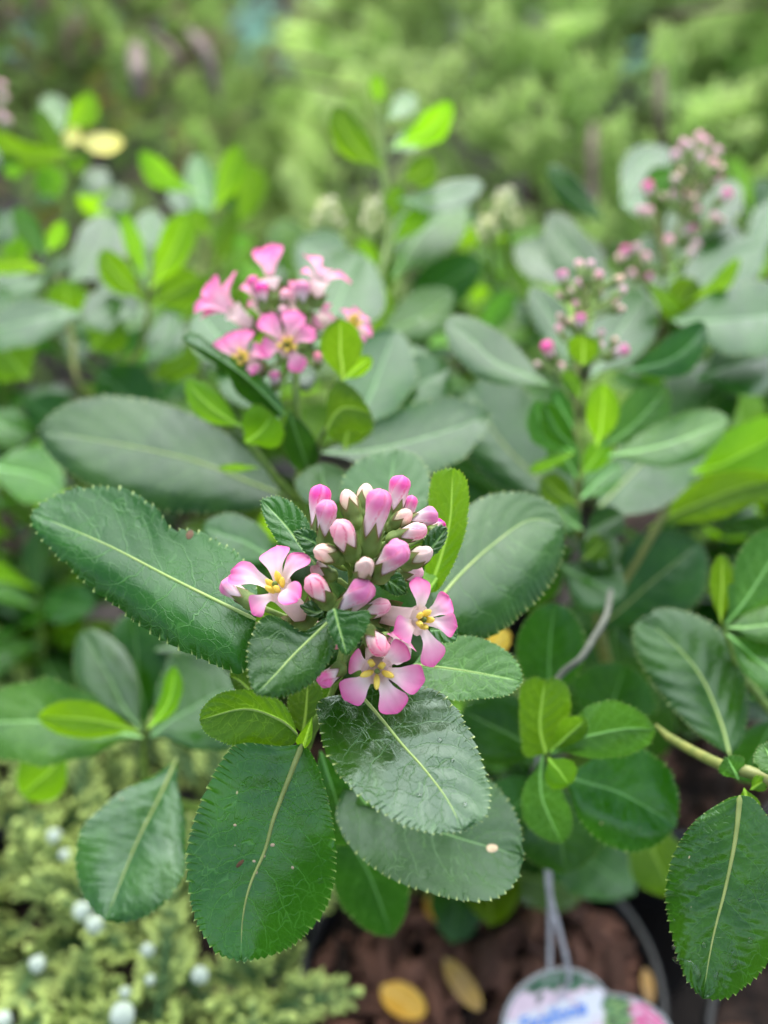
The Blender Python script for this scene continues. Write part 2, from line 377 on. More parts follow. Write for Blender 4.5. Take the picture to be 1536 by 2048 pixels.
def bud_mesh(kind):
    n, m = 22, 40; u = np.linspace(0, 1, n)[:, None]; th = np.linspace(0, 2 * np.pi, m, endpoint=False)[None, :]
    if kind == 'pink': pr = np.interp(u, [0, .2, .45, .65, .8, .9, .96, 1], [.74, .78, .84, .95, 1, .84, .52, .0])
    elif kind in ('mid', 'soft'): pr = np.interp(u, [0, .2, .45, .65, .8, .9, .96, 1], [.72, .85, .96, 1, .92, .7, .45, .0])
    else: pr = np.interp(u, [0, .2, .5, .7, .82, .92, .97, 1], [.75, .98, 1., .9, .72, .5, .3, .0])
    ph = (5 * th / (2 * np.pi) + 1.1 * u) % 1
    lap = .90 + .15 * smooth01(ph * 1.15) - .15 * smooth01((ph - .88) / .12)
    amt = smooth01((u - .25) / .3)
    r = pr * (1 + (lap - .97) * amt)
    V = np.stack([r * np.cos(th), u * 2 + 0 * th, r * np.sin(th)], -1)
    f = smooth01((u - .42) / .42) + 0 * th; f = np.clip(f + .16 * np.sin(th * 5 + 1.1 * 6.28 * u) * (f > .02), 0, 1)
    if kind == 'pink': c = mix3(WHT, PINK, f)
    elif kind == 'soft': c = mix3(np.array([.76, .72, .50]), np.array([.86, .40, .52]), f * .95)
    elif kind == 'mid': c = mix3(np.array([.9, .74, .68]), np.array([.90, .32, .42]), f * .85)
    elif kind == 'cream': c = mix3(np.array([.45, .55, .20]), np.array([.74, .72, .42]), f)
    else: c = mix3(np.array([.75, .72, .45]), np.array([.88, .60, .50]), f)
    seam = smooth01((ph - .84) / .1) * amt * (u < .98)
    c = mix3(c, HOT, seam * (.75 if kind in ('pink', 'mid') else .25 if kind == 'soft' else .2 if kind == 'green' else .0))
    return rawmesh('bud', V.reshape(-1, 3), gridq(n, m, True)[:, ::-1], M_BUD, {'col': c.reshape(-1, 3)})

def calyx_mesh(kind):
    cream = kind == 'cream'; soft = kind == 'soft'; kind = 'green' if cream else 'mid' if soft else kind
    m = 50; n = 12
    th = np.linspace(0, 2 * np.pi, m, endpoint=False)[None, :]; v = np.linspace(0, 1, n)[:, None]
    tri = np.abs(((5 * th / (2 * np.pi) + .2) % 1) - .5) * 2
    top = {'pink': .95, 'mid': 1.15, 'green': 1.45, 'flower': .95}[kind]; lowc = {'pink': .30, 'mid': .45, 'green': .70, 'flower': .40}[kind]
    H = lowc + (top - lowc) * (1 - tri) ** 1.3
    yy = -.75 + (H + .75) * v
    rp = np.interp(yy, [-.75, -.62, -.4, -.1, .2, .6, 1.0, 1.3, 1.7], [.20, .55, .78, .80, .80, .86, .96, .98, .95])
    if kind == 'flower': rp = np.interp(yy, [-.75, -.62, -.4, -.1, .2, .6, 1.0], [.20, .6, .92, .95, .85, .95, 1.2])
    if kind != 'flower':
        px_ = {'pink': ([0, .4, .9, 1.3], [.74, .78, .84, .95]), 'mid': ([0, .4, .9, 1.3, 1.6], [.72, .85, .96, 1, .92]), 'green': ([0, .4, 1., 1.4, 1.64, 1.84], [.75, .98, 1., .9, .72, .5])}[kind]
        rp = np.where(yy > 0, np.maximum(np.interp(yy, *px_), np.interp(yy, [0, .3], [.78, 0])), np.interp(yy, [-.75, -.62, -.35, 0], [.20, .55, .82, .86]))
    rp = rp * (1.11 + .04 * np.cos(5 * th)) + .05 * v ** 3
    V = np.stack([rp * np.cos(th), yy, rp * np.sin(th)], -1)
    g1 = np.array([.20, .30, .06]); g2 = np.array([.11, .18, .03]); red = np.array([.19, .10, .035])
    if soft: g1, g2, red = np.array([.30, .42, .11]), np.array([.24, .36, .09]), np.array([.28, .30, .12])
    if cream: g1, g2, red = np.array([.36, .48, .14]), np.array([.42, .52, .18]), np.array([.50, .52, .24])
    c = mix3(g1, g2, smooth01(v * 1.2) + 0 * th); c = mix3(c, red, smooth01((v - .8) / .2) * .7 + 0 * th)
    return rawmesh('calyx', V.reshape(-1, 3), gridq(n, m, True)[:, ::-1], M_CALYX, {'col': c.reshape(-1, 3)})

BUDS = {k: (bud_mesh(k), calyx_mesh(k)) for k in ('pink', 'mid', 'green', 'cream', 'soft')}
CAL_FL = calyx_mesh('flower')

def bud(plant, base, tip, w, d, kind='pink', dd=-.002, attach=None, simple_=False):
    """base and tip pixels, width in px; attach = world point on the stem"""
    b = P(base[0], base[1], d); t = P(tip[0], tip[1], d + dd); ax = t - b; L = np.linalg.norm(ax); R = w / 2 / F0 * d * .88
    M = frame(b, ax, (rng.normal(), rng.normal(), 1.5), (R, L / 2, R))
    o = inst('bud', BUDS[kind][0], M, plant)
    c = bpy.data.objects.new('calyx', BUDS[kind][1]); S.collection.objects.link(c); c.parent = o
    if attach is not None:
        e = b - ax / L * R * 1.0
        mp = (e + attach) / 2 - ax / L * R * .6
        V0 = np.array([attach, mp, e]);
        tb = tube('pedicel', V0, [.00055, .00045, .0006] if w > 30 else [.0004, .0004, .0005], M_STEM, plant, n=8, m=6)
    return o

PW = [1.14, .0]
def petal(fl, c, tip, n, w, curl=.18, cup=.25, bright=0.):
    w = w * PW[0]; p = tip - c; L = np.linalg.norm(p); n = n / np.linalg.norm(n)
    side = np.cross(n, p); side /= np.linalg.norm(side); nn = np.cross(p, side); nn /= np.linalg.norm(nn)
    nu, nvv = 16, 11; u = np.linspace(0, 1, nu)[:, None]; v = np.linspace(-1, 1, nvv)[None, :]
    wp = np.interp(u, [0, .12, .3, .45, .6, .75, .86, .94, 1], [.34, .38, .52, .76, .95, 1.0, .93, .70, .22]) * w / 2
    wp = wp * (1 + .04 * np.sin(u * 9 + rng.uniform(0, 6)))
    a = rng.uniform(-.05, .05); ph = rng.uniform(0, 6.28)
    ctr = c + p * u + nn * (L * curl * (np.sin(np.pi * u ** .8)) + L * a * u)[..., ]
    V = ctr[:, None, :] + side * (wp * v)[..., None]
    V = V + nn * (cup * np.abs(v) ** 1.8 * wp + L * .03 * np.sin(u * 6 + v * 3 + ph) + L * .018 * np.sin(v * 9 + ph) * u)[..., None]
    V = V - (p / L) * (np.abs(v) ** 2.2 * wp * .28 * (u ** 3))[..., None]
    f = smooth01((u - .14) / .62) ** .85 + .20 * np.abs(v) ** 2 * u + .05 * np.sin(v * 14 + ph) * u
    col = mix3(WHT, PINKL, np.clip(f * 1.15, 0, 1)); col = mix3(col, PINK, np.clip(smooth01((u - .60) / .40) * .82 + .35 * np.abs(v) ** 3 * smooth01((u - .3) / .4), 0, 1))
    col = mix3(col, PINK, PW[1] * np.ones(col.shape[:2]))
    return part('petal', V.reshape(-1, 3), gridq(nu, nvv), M_PETAL, fl, c, {'col': col.reshape(-1, 3)})

def anther_mesh():
    n, m = 9, 10; u = np.linspace(0, 1, n)[:, None]; th = np.linspace(0, 2 * np.pi, m, endpoint=False)[None, :]
    r = np.sin(np.pi * np.clip(u, .02, .98)) ** .5 * (.26 - .07 * np.cos(th * 2) ** 8)
    V = np.stack([r * np.cos(th), u + 0 * th, r * .8 * np.sin(th)], -1)
    return rawmesh('anther', V.reshape(-1, 3), gridq(n, m, True)[:, ::-1], M_ANTH)
ANTH = anther_mesh()

def flower(plant, c_px, d, nc, calyx_px, cdd, petals, attach=None, anth=True, R=.0021, stig=True, spread=.38, curl=.18):
    """nc = axis in camera axes (right, up, towards camera); petals = (tip x, tip y, width px[, extra depth m])"""
    nc = np.array(nc, float); nc /= np.linalg.norm(nc); n = RT * nc[0] + UP * nc[1] - FW * nc[2]
    c = P(c_px[0], c_px[1], d); cb = P(calyx_px[0], calyx_px[1], d + cdd)
    u = np.linspace(0, 1, 12); ctr = spline([cb, cb + (c - cb) * .5 - n * .0003, c], u); T = c - cb; Lt = np.linalg.norm(T); T /= Lt
    A = np.cross(T, [.1, .3, .9]); A /= np.linalg.norm(A); Bv = np.cross(T, A); th = np.linspace(0, 2 * np.pi, 24, endpoint=False)
    r = np.interp(u, [0, .5, .85, 1], [R * .8, R * .85, R * .95, R * 1.25])[:, None] * (1 + .06 * np.cos(5 * th))[None]
    V = ctr[:, None] + r[..., None] * (np.cos(th)[None, :, None] * A + np.sin(th)[None, :, None] * Bv)
    col = np.broadcast_to(mix3(np.array([.80, .62, .55]), WHT, u)[:, None, :], V.shape)
    fl = part('flower', V.reshape(-1, 3), gridq(12, 24, True), M_PETAL, plant, c, {'col': col.reshape(-1, 3)})
    for q in petals:
        X = (q[0] - c_px[0]) / F0 * d; Y = -(q[1] - c_px[1]) / F0 * d
        dep = np.clip((nc[0] * X + nc[1] * Y) / max(nc[2], .35), -.006, .006) + (q[3] if len(q) > 3 else 0)
        tip = P(q[0], q[1], d + dep); p = tip - c
        petal(fl, c + p / np.linalg.norm(p) * R * .8, tip, n, q[2] / F0 * d, curl=curl)
    rd = T if T @ n > 0 else n
    axn = n * .7 + T * .3
    if anth:
        for k in range(5):
            an = 2 * np.pi * (k + .3) / 5; rad = A * math.cos(an) + Bv * math.sin(an)
            M = frame(c + rad * R * rng.uniform(.3, .5) + n * rng.uniform(.0, .0006), n * 1.0 + rad * spread * rng.uniform(.5, 1.3), rad, (.0026, .0030, .0026))
            inst('anther', ANTH, M, fl)
        if stig:
            q = np.linspace(0, 1, 6)[:, None]; t2 = th[None, ::3]
            rr = np.array([.5, .6, .5, .9, .9, 0])[:, None] * .0006
            Vv = c + n * (q[..., None] * .003) + rr[..., None] * (np.cos(t2)[..., None] * A + np.sin(t2)[..., None] * Bv)
            part('stigma', Vv.reshape(-1, 3), gridq(6, 8, True), M_STIG, fl, c)
    M = frame(cb + T * R * .3, T, A, (R * 1.15, R * 1.3, R * 1.15)); M2 = inst('calyx', CAL_FL, M, fl)
    if attach is not None:
        tube('pedicel', [attach, (attach + cb) / 2 - T * R * .6, cb - T * R * .8], [.0006, .0005, .0007], M_STEM, plant, n=8, m=6)
    return fl

# ------------------------------------------------------------------ ground, pots, soil
SOILZ = .147; RIMZ = .160
gs = 60
V = np.array([[x, y, 0] for y in np.linspace(-2, 40, 3) for x in np.linspace(-25, 25, 3)])
g = part('ground', V, gridq(3, 3), M_GROUND); g['kind'] = 'structure'

def chip_mesh(k):
    r = np.random.default_rng(k); n, m = 5, 7
    u = np.linspace(0, 1, n)[:, None]; th = np.linspace(0, 2 * np.pi, m, endpoint=False)[None, :]
    rr = np.array([.0, .8, 1, .75, .0])[:, None] * (1 + .35 * r.normal(size=(n, m)) * .7)
    V = np.stack([rr * np.cos(th) * .45, (u - .5) * 2 + .12 * r.normal(size=(n, m)), rr * np.sin(th) * .22 + .10 * np.sin(u * 4)], -1)
    return rawmesh('bark_chip', V.reshape(-1, 3), gridq(n, m, True)[:, ::-1], M_BARK, smooth=False)
CHIPS = [chip_mesh(i) for i in range(8)]

def pot(cx, cy, label, r=.064, chips=0, zsoil=SOILZ, zr=RIMZ):
    prof = [(.72, 0), (.74, .004), (.93, zr - .022), (1.0, zr - .020), (1.01, zr - .003), (1.0, zr), (.965, zr), (.955, zr - .004), (.93, zr - .03), (.90, zr - .06)]
    m = 72; th = np.linspace(0, 2 * np.pi, m, endpoint=False)
    V = np.array([[[cx + r * a * math.cos(t), cy + r * a * math.sin(t), z] for t in th] for a, z in prof]).reshape(-1, 3)
    Q = gridq(len(prof), m, True)
    o = part('plant_pot', V, Q, M_POT, None, (cx, cy, 0)); tag(o, label, 'pot', 'black plastic nursery pots')
    nr = 26; rr = np.linspace(.0, .945, nr)
    V = []
    for a in rr:
        for t in th:
            x = cx + r * a * math.cos(t); y = cy + r * a * math.sin(t)
            V.append((x, y, zsoil + .006 * noise.noise(Vector((x * 90, y * 90, 1))) + .004 * noise.noise(Vector((x * 260, y * 260, 4)))))
    so_ = part('potting_soil', V, gridq(nr, m, True), M_SOIL, None, (cx, cy, zsoil)); so_['kind'] = 'structure'
    for i in range(chips):
        a = r * .90 * math.sqrt(rng.random()); t = rng.random() * 6.283; x = cx + a * math.cos(t); y = cy + a * math.sin(t)
        if y < .145: continue
        sc = rng.choice([.004, .006, .009, .013], p=[.3, .35, .25, .10])
        M = frame((x, y, zsoil + .003 + .006 * rng.random()), (rng.normal(), rng.normal(), rng.normal() * .35), (rng.normal() * .5, rng.normal() * .5, 1), (sc, sc * rng.uniform(.9, 1.5), sc))
        inst('bark_chip', CHIPS[rng.integers(8)], M, so_)
    return o
pot(.034, .200, 'black round pot full of bark mulch under the front flowering shrub', chips=230)
pot(-.100, .190, 'black pot almost hidden under the low conifer with white cones', chips=10)
pot(.170, .165, 'black pot whose dark rim crosses the lower right corner', chips=20)
pot(.120, .325, 'black pot behind the right flowering shrub, filled with bark', chips=90)
pot(-.020, .345, 'black pot in the shade behind the front shrub', chips=60)
pot(-.160, .325, 'black pot at the left behind the low conifer', chips=60)
pot(-.230, .20, 'black pot at the left edge beside the low conifer', chips=0)
pot(.270, .30, 'black pot at the right edge under light green leaves', chips=30)
for i, x in enumerate((-.24, -.10, .045, .19, .33)):
    pot(x, .475 + .01 * (i % 2), ['black pot of the leafy shrub at the far left', 'black pot under the bright shoots left of centre', 'black pot under the tall centre shoot', 'black pot under the rear pink bud spikes', 'black pot at the far right, behind leaves'][i])

# ------------------------------------------------------------------ front shrub: sharp leaves round the front flower head
F = thing('escallonia_shrub', 'sharp front shrub with pink flower head and toothed glossy leaves', 'shrub', (.018, .240, SOILZ), 'escallonia shrubs in pots')
D0 = .180
tube('stem', [P(700, 1140, .181), P(702, 1240, .184), P(660, 1400, .190), P(610, 1500, .200), P(640, 1640, .225), (.012, .220, .22), (.018, .240, .147)], [.0009, .0011, .0014, .0017, .002, .0026, .003], M_STEM, F, n=40, m=10)
STF = [P(700, 1140, .181), P(702, 1240, .184)]
# big left leaf
LF1 = leaf(F, M_MAT, [(512, 1240), (420, 1195), (330, 1150), (210, 1088), (65, 1026)],
     [(490, 1340), (450, 1336), (350, 1292), (270, 1240), (170, 1162), (100, 1092), (68, 1048)],
     [(512, 1170), (478, 1112), (425, 1078), (380, 1062), (345, 1062), (312, 1018), (262, 985), (205, 976), (150, 980), (98, 1003)],
     .184, gx=-.1, gy=1.1, fold=.05, bend=.05, nt=36, tpx=7.5, nv=7, rib=M_MID, cup=0., curlA=.55, curlB=-.1, quilt=.0003, label='large toothed leaf with a notch in its upper edge')
# hanging leaf below
LF2 = leaf(F, M_GLO, [(604, 1488), (580, 1550), (548, 1635), (530, 1700), (500, 1770), (485, 1840), (482, 1920)],
     [(560, 1492), (490, 1486), (455, 1508), (410, 1590), (380, 1680), (378, 1760), (394, 1835), (430, 1898)],
     [(622, 1505), (645, 1560), (666, 1660), (668, 1750), (650, 1815), (610, 1865), (555, 1903)],
     .186, gx=.15, gy=-.12, fold=-.02, bend=-.05, wave=.10, nt=40, tpx=7, rib=M_MIDB, ribr=.00065, curlB=.25, curlA=.2, quilt=.0003, label='hanging glossy leaf with a thick pale midrib and small brown scars')
# wet leaf bottom centre
LF3 = leaf(F, M_WET, [(716, 1385), (760, 1435), (805, 1490), (850, 1540), (895, 1600), (925, 1660)],
     [(640, 1400), (640, 1450), (655, 1510), (690, 1560), (740, 1605), (800, 1643), (860, 1662)],
     [(770, 1368), (830, 1370), (890, 1393), (930, 1450), (956, 1510), (976, 1580), (968, 1630)],
     .181, gx=0.1, gy=.95, fold=.08, bend=.05, nt=38, tpx=7, rib=M_MID, quilt=.0003, curlB=-.1, label='wet shining leaf below the flower head')
# small dark leaf in front
leaf(F, M_MAT, [(662, 1238), (620, 1278), (585, 1312), (550, 1350), (512, 1388)],
     [(650, 1235), (610, 1262), (575, 1243), (540, 1230), (515, 1250), (498, 1300), (500, 1355)],
     [(672, 1262), (668, 1300), (648, 1338), (610, 1374), (560, 1392)],
     .172, gx=.05, gy=.75, curlA=-.2, curlB=.35, fold=.02, bend=.05, nt=26, tpx=5, rib=M_MID, ribr=.00032, nv=6)
leaf(F, M_MAT, [(632, 1130), (600, 1090), (570, 1050), (524, 1000)],
     [(640, 1090), (622, 1052), (590, 1012), (555, 994)], [(610, 1130), (578, 1108), (548, 1070), (528, 1030)],
     .180, gx=-.2, gy=.7, fold=.12, nt=24, tpx=4.5, nv=6, ribr=.00012, rib=M_MID)
leaf(F, M_MAT, [(662, 1112), (635, 1088), (588, 1066)], [(655, 1085), (625, 1062), (600, 1060)], [(650, 1118), (620, 1112), (600, 1088)], .177, gy=.4, nt=14, tpx=4, nv=5)
leaf(F, M_MAT, [(668, 1216), (678, 1255), (694, 1310)], [(654, 1228), (660, 1262), (680, 1298)], [(700, 1222), (737, 1222), (734, 1252), (712, 1290)], .1685, gy=.5, nt=16, tpx=4, nv=5, fold=.25, rib=M_MID, ribr=.00012)
leaf(F, M_MAT, [(744, 1150), (775, 1160), (812, 1186)], [(750, 1140), (790, 1140), (810, 1165)], [(748, 1160), (770, 1180), (795, 1190)], .177, gy=.3, nt=12, tpx=3, nv=5)
leaf(F, M_MAT, [(840, 1122), (868, 1090), (893, 1056)], [(846, 1085), (864, 1060), (880, 1052)], [(855, 1118), (880, 1098), (892, 1075)], .184, gy=.5, nt=12, tpx=4, nv=5)
leaf(F, M_MAT, [(860, 1260), (890, 1260), (914, 1270)], [(870, 1235), (895, 1228), (912, 1245)], [(870, 1280), (895, 1285), (910, 1280)], .186, gy=.6, nt=10, tpx=3, nv=4)
leaf(F, M_MAT, [(655, 1205), (635, 1225), (600, 1212)], [(640, 1200), (625, 1200)], [(648, 1232), (620, 1232)], .177, gy=.6, nt=8, tpx=2, nv=4)
# leaf behind, top
leaf(F, M_BACK, [(775, 1110), (776, 1040), (782, 960), (792, 900)], [(830, 1060), (853, 1010), (857, 955), (832, 912)], [(715, 1060), (684, 1000), (692, 950), (738, 912)], .212, gy=.9, gx=.1, nt=30, tpx=5, fold=.08, rib=None)
# bright young leaf
leaf(F, M_YNG, [(856, 1185), (880, 1120), (900, 1040), (905, 938)], [(878, 1178), (912, 1115), (932, 1050), (936, 985), (925, 950)], [(850, 1130), (856, 1060), (858, 1000), (866, 955), (885, 942)], .196, gy=.1, gx=-.3, nt=30, tpx=4.5, fold=.2)
leaf(F, M_YNG, [(850, 1190), (875, 1155), (905, 1116)], [(868, 1180), (888, 1160), (900, 1140)], [(846, 1150), (862, 1122), (885, 1112)], .193, gy=.5, gx=.4, nt=0, fold=-.6)
# right big leaf
leaf(F, M_BACK, [(868, 1212), (920, 1150), (985, 1090), (1060, 1040), (1126, 1050)],
     [(885, 1262), (940, 1285), (1000, 1262), (1060, 1212), (1100, 1165), (1124, 1105)],
     [(862, 1150), (895, 1080), (935, 1015), (995, 990), (1060, 990), (1105, 1012)],
     .206, gx=.1, gy=1.05, nt=36, tpx=6, fold=.1, curlA=.5, bend=.05, rib=M_MID)
leaf(F, M_LIT, [(826, 1330), (880, 1335), (950, 1345), (1044, 1362)], [(850, 1380), (900, 1398), (960, 1396), (1015, 1388)], [(860, 1290), (900, 1274), (955, 1276), (1005, 1298), (1035, 1330)],
     .194, gx=.1, gy=.85, nt=30, tpx=4.5, fold=.1, rib=M_MID, ribr=.0003)
# second small rosette, lower left
leaf(F, M_OLV, [(596, 1470), (560, 1440), (490, 1418), (398, 1440)], [(575, 1418), (540, 1390), (495, 1380), (440, 1388), (408, 1415)], [(585, 1490), (540, 1500), (480, 1494), (420, 1470)], .190, gy=-.2, gx=.1, nt=34, tpx=3.5, fold=.25, rib=M_MID, ribr=.0003)
leaf(F, M_OLV, [(606, 1468), (612, 1420), (616, 1362)], [(640, 1440), (646, 1400), (638, 1370)], [(580, 1440), (576, 1400), (590, 1370)], .194, gy=.2, nt=20, tpx=3)
leaf(F, M_YNG, [(604, 1500), (614, 1470), (625, 1432)], [(612, 1495), (624, 1475)], [(596, 1490), (592, 1480), (608, 1455)], .187, gy=-.3, nt=0, fold=.5)
leaf(F, M_OLV, [(500, 1380), (480, 1362), (460, 1352)], [(505, 1352), (480, 1338), (462, 1340)], [(490, 1385), (470, 1378)], .195, gy=.3, nt=10, tpx=2)
leaf(F, M_OLV, [(648, 1430), (640, 1395), (648, 1355)], [(664, 1415), (668, 1380)], [(632, 1410), (630, 1380)], .197, gy=.2, nt=0)
# leaves under, right of the hanging leaf
LF4 = leaf(F, M_BACK, [(690, 1570), (780, 1620), (900, 1670), (1045, 1712)],
     [(672, 1630), (700, 1690), (755, 1740), (830, 1775), (920, 1798), (990, 1794), (1034, 1755)],
     [(760, 1540), (860, 1530), (960, 1550), (1012, 1600), (1038, 1655)],
     .217, gy=.85, gx=.05, nt=34, tpx=5, fold=.05, bend=.05, label='broad leaf behind with a round pale spot')
SL(F, M_BACK, (660, 1600), (782, 1870), 150, .245, gy=.2, bow=-.03)
SL(F, M_BACK, (640, 1500), (700, 1690), 130, .215, gy=.4)
SL(F, M_LIT, (715, 1585), (755, 1640), 70, .213, gy=.3)
SL(F, M_YEL, (655, 1560), (682, 1665), 34, .224, gy=.1, label='narrow yellowing leaf behind the hanging leaf')
SL(F, M_GLO, (355, 1515), (212, 1842), 215, .245, gy=.76, gx=-.2, bow=.02, quilt=.0008, wave=.09, rib=M_MIDB, ribr=.0005)
# left lower whorl
NL = P(288, 1472, .262)
tube('stem', [NL, P(330, 1600, .29), (-.02, .23, .2), (.018, .240, .147)], [.0012, .0018, .002, .0025], M_STEM, F, n=16)
SL(F, M_LIT, (288, 1475), (-60, 1450), 170, .262, gy=.9, gx=-.1, bow=.05)
SL(F, M_BACK, (286, 1465), (168, 1262), 115, .268, gy=.9, bow=-.03)
SL(F, M_BACK, (292, 1460), (262, 1225), 115, .285, gy=.7)
SL(F, M_YNG, (280, 1462), (78, 1432), 72, .255, gy=.5, bow=.03)
SL(F, M_YNG, (294, 1460), (350, 1335), 40, .255, gy=.1, bow=.12)
SL(F, M_BACK, (300, 1475), (478, 1372), 215, .262, gy=1.15, gx=.1, bow=-.05)
SL(F, M_YNG, (140, 1500), (45, 1590), 95, .285, gy=.3)
SL(F, M_BACK, (310, 1300), (470, 1255), 160, .29, gy=1.0)
SL(F, M_BACK, (570, 1120), (408, 1052), 96, .24, gy=1.0, gx=-.1)
SL(F, M_BACK, (650, 1030), (645, 928), 110, .235, gy=.8)
# centre-right dark leaves
SL(F, M_BACK, (1090, 1420), (1110, 1208), 140, .255, gy=.2)
SL(F, M_BACK, (1100, 1510), (925, 1420), 150, .25, gy=.6)
SL(F, M_BACK, (1090, 1560), (1000, 1640), 120, .27, gy=.6)
# centre-right rosette
NR = P(1096, 1508, .226)
tube('stem', [NR, P(1085, 1600, .25), (.04, .235, .2), (.018, .240, .147)], [.0012, .0016, .002, .0025], M_STEM, F, n=16)
leaf(F, M_YNG if False else M_OLV, [(1092, 1508), (1080, 1450), (1090, 1358)], [(1120, 1470), (1140, 1420), (1135, 1380), (1115, 1360)], [(1050, 1510), (1040, 1440), (1042, 1380), (1062, 1358)], .228, gy=-.3, nt=26, tpx=4)
SL(F, M_LIT, (1100, 1508), (1308, 1458), 112, .222, gy=.4, gx=-.1, bow=-.10)
SL(F, M_OLV, (1098, 1505), (1170, 1440), 55, .222, gy=.0)
SL(F, M_YNG, (1096, 1515), (1138, 1568), 66, .216, gy=.6)
SL(F, M_LIT, (1085, 1508), (1122, 1685), 92, .226, gy=.3, bow=.10)
SL(F, M_GLO, (1110, 1545), (1352, 1650), 205, .234, gy=.6, bow=-.04)
SL(F, M_BACK, (1200, 1480), (1250, 1330), 170, .275, gy=.3)
SL(F, M_BACK, (1110, 1560), (1130, 1745), 165, .262, gy=.4)
SL(F, M_OLV, (1270, 1620), (1345, 1790), 110, .30, gy=.4)
SL(F, M_YEL, (1290, 1640), (1310, 1700), 60, .305, gy=.4)
SL(F, M_YEL, (960, 1330), (1015, 1262), 44, .26, gy=.2)
SL(F, M_OLV, (1020, 1560), (1040, 1640), 70, .29, gy=.2)

# front flower head
B0 = .180
def sa(i=.5): return STF[0] + (STF[1] - STF[0]) * i
for (bx, by), (tx, ty), w, d, kd, dd in [
    ((638, 1066), (640, 968), 50, .181, 'pink', .000), ((652, 1076), (654, 1000), 48, .178, 'pink', -.003), ((708, 1038), (690, 978), 42, .181, 'green', 0),
    ((726, 1022), (734, 966), 38, .184, 'green', .001), ((740, 1083), (763, 978), 57, .177, 'pink', -.004), ((786, 1030), (805, 950), 48, .183, 'pink', -.001),
    ((815, 1052), (824, 990), 30, .189, 'pink', 0), ((815, 1048), (876, 1026), 42, .183, 'pink', 0), ((786, 1052), (822, 1022), 38, .182, 'green', -.002),
    ((794, 1076), (854, 1056), 40, .180, 'mid', -.002), ((700, 1100), (676, 1044), 52, .175, 'mid', -.005), ((672, 1114), (630, 1100), 42, .175, 'green', -.004),
    ((724, 1152), (734, 1122), 42, .174, 'green', -.009), ((762, 1142), (806, 1090), 58, .174, 'pink', -.005), ((818, 1124), (864, 1100), 42, .178, 'green', -.003),
    ((800, 1150), (848, 1143), 36, .182, 'mid', 0), ((660, 1150), (622, 1130), 36, .182, 'mid', 0), ((653, 1200), (618, 1155), 48, .174, 'mid', -.004),
    ((684, 1222), (738, 1168), 58, .174, 'pink', -.005), ((726, 1230), (780, 1206), 40, .177, 'mid', -.002), ((645, 1262), (680, 1290), 42, .174, 'mid', -.003),
    ((738, 1268), (770, 1306), 46, .174, 'mid', -.004), ((676, 1340), (640, 1366), 40, .176, 'pink', -.003), ((496, 1200), (444, 1164), 42, .184, 'pink', .002),
    ((520, 1258), (492, 1250), 24, .186, 'green', 0), ((868, 1062), (886, 1044), 30, .188, 'pink', .001), ((760, 1100), (775, 1075), 30, .184, 'green', 0), ((610, 1262), (640, 1245), 26, .181, 'green', 0)]:
    aj = sa(np.clip((by - 1090) / 150, 0, 1)) if by < 1290 else sa(1.)
    if bx < 560: aj = P(640, 1255, .186)
    bud(F, (bx, by), (tx, ty), w, d, kd, dd, aj)
flower(F, (559, 1180), .176, (-.30, .55, .8), (612, 1240), .004, [(462, 1147, 52), (556, 1094, 58), (616, 1108, 46), (506, 1230, 50, .001), (598, 1200, 46, -.004)], attach=sa(.9))
flower(F, (838, 1240), .175, (.40, .12, .9), (760, 1226), .006, [(835, 1153, 42), (900, 1196, 44), (914, 1254, 42), (866, 1334, 50), (788, 1266, 50, -.0015)], attach=sa(.9))
flower(F, (754, 1340), .175, (.03, .05, 1), (750, 1290), .010, [(700, 1318, 46, .002), (812, 1290, 46, .002), (850, 1362, 54), (797, 1426, 54), (686, 1398, 56)], attach=sa(1.), spread=.9)
flower(F, (800, 1300), .184, (.3, .5, .8), (770, 1290), .004, [(790, 1262, 40), (822, 1286, 40), (770, 1290, 36)], attach=sa(1.), anth=False)

# ------------------------------------------------------------------ second shoot of the front shrub, softly blurred
D2 = .250; PW[:] = [1.05, .35]
tube('stem', [P(590, 640, D2), P(592, 780, D2), P(600, 920, .258), P(620, 1060, .27), (.0, .235, .24), (.018, .240, .147)], [.0009, .0012, .0014, .0017, .002, .0026], M_STEM, F, n=30)
s2 = P(590, 700, D2)
flower(F, (574, 692), .246, (.1, .1, 1), (590, 690), .010, [(522, 632, 44), (592, 620, 46), (630, 660, 38), (602, 744, 40), (520, 700, 42)], attach=s2)
flower(F, (488, 722), .246, (-.15, .35, .9), (520, 740), .006, [(424, 694, 42), (460, 664, 38), (492, 658, 40), (532, 700, 40), (508, 750, 34)], attach=s2)
flower(F, (466, 622), .250, (-.7, .45, .5), (510, 660), .004, [(420, 562, 48), (388, 612, 42), (470, 545, 40), (404, 636, 34)], attach=s2, anth=False)
flower(F, (540, 560), .252, (-.1, .95, .35), (546, 600), .000, [(522, 496, 42, .001), (552, 490, 42), (538, 500, 30, -.002)], attach=s2, anth=False, curl=.05)
flower(F, (640, 560), .252, (.4, .8, .5), (628, 606), .002, [(612, 512, 40), (650, 536, 36), (702, 562, 36), (600, 545, 34)], attach=s2, anth=False)
flower(F, (650, 640), .256, (.4, .4, .8), (620, 650), .005, [(640, 606, 38), (666, 632, 38), (628, 645, 34)], attach=s2, anth=False)
flower(F, (702, 652), .256, (.5, .5, .7), (670, 660), .005, [(690, 618, 40), (724, 626, 42), (745, 668, 36), (720, 690, 32)], attach=s2)
flower(F, (596, 604), .2535, (.1, .6, .8), (596, 646), .004, [(566, 578, 40), (598, 562, 42), (628, 582, 38), (604, 624, 32)], attach=s2, anth=False)
flower(F, (520, 604), .2535, (-.4, .6, .7), (548, 650), .004, [(492, 566, 36), (520, 560, 36), (494, 612, 34)], attach=s2, anth=False)
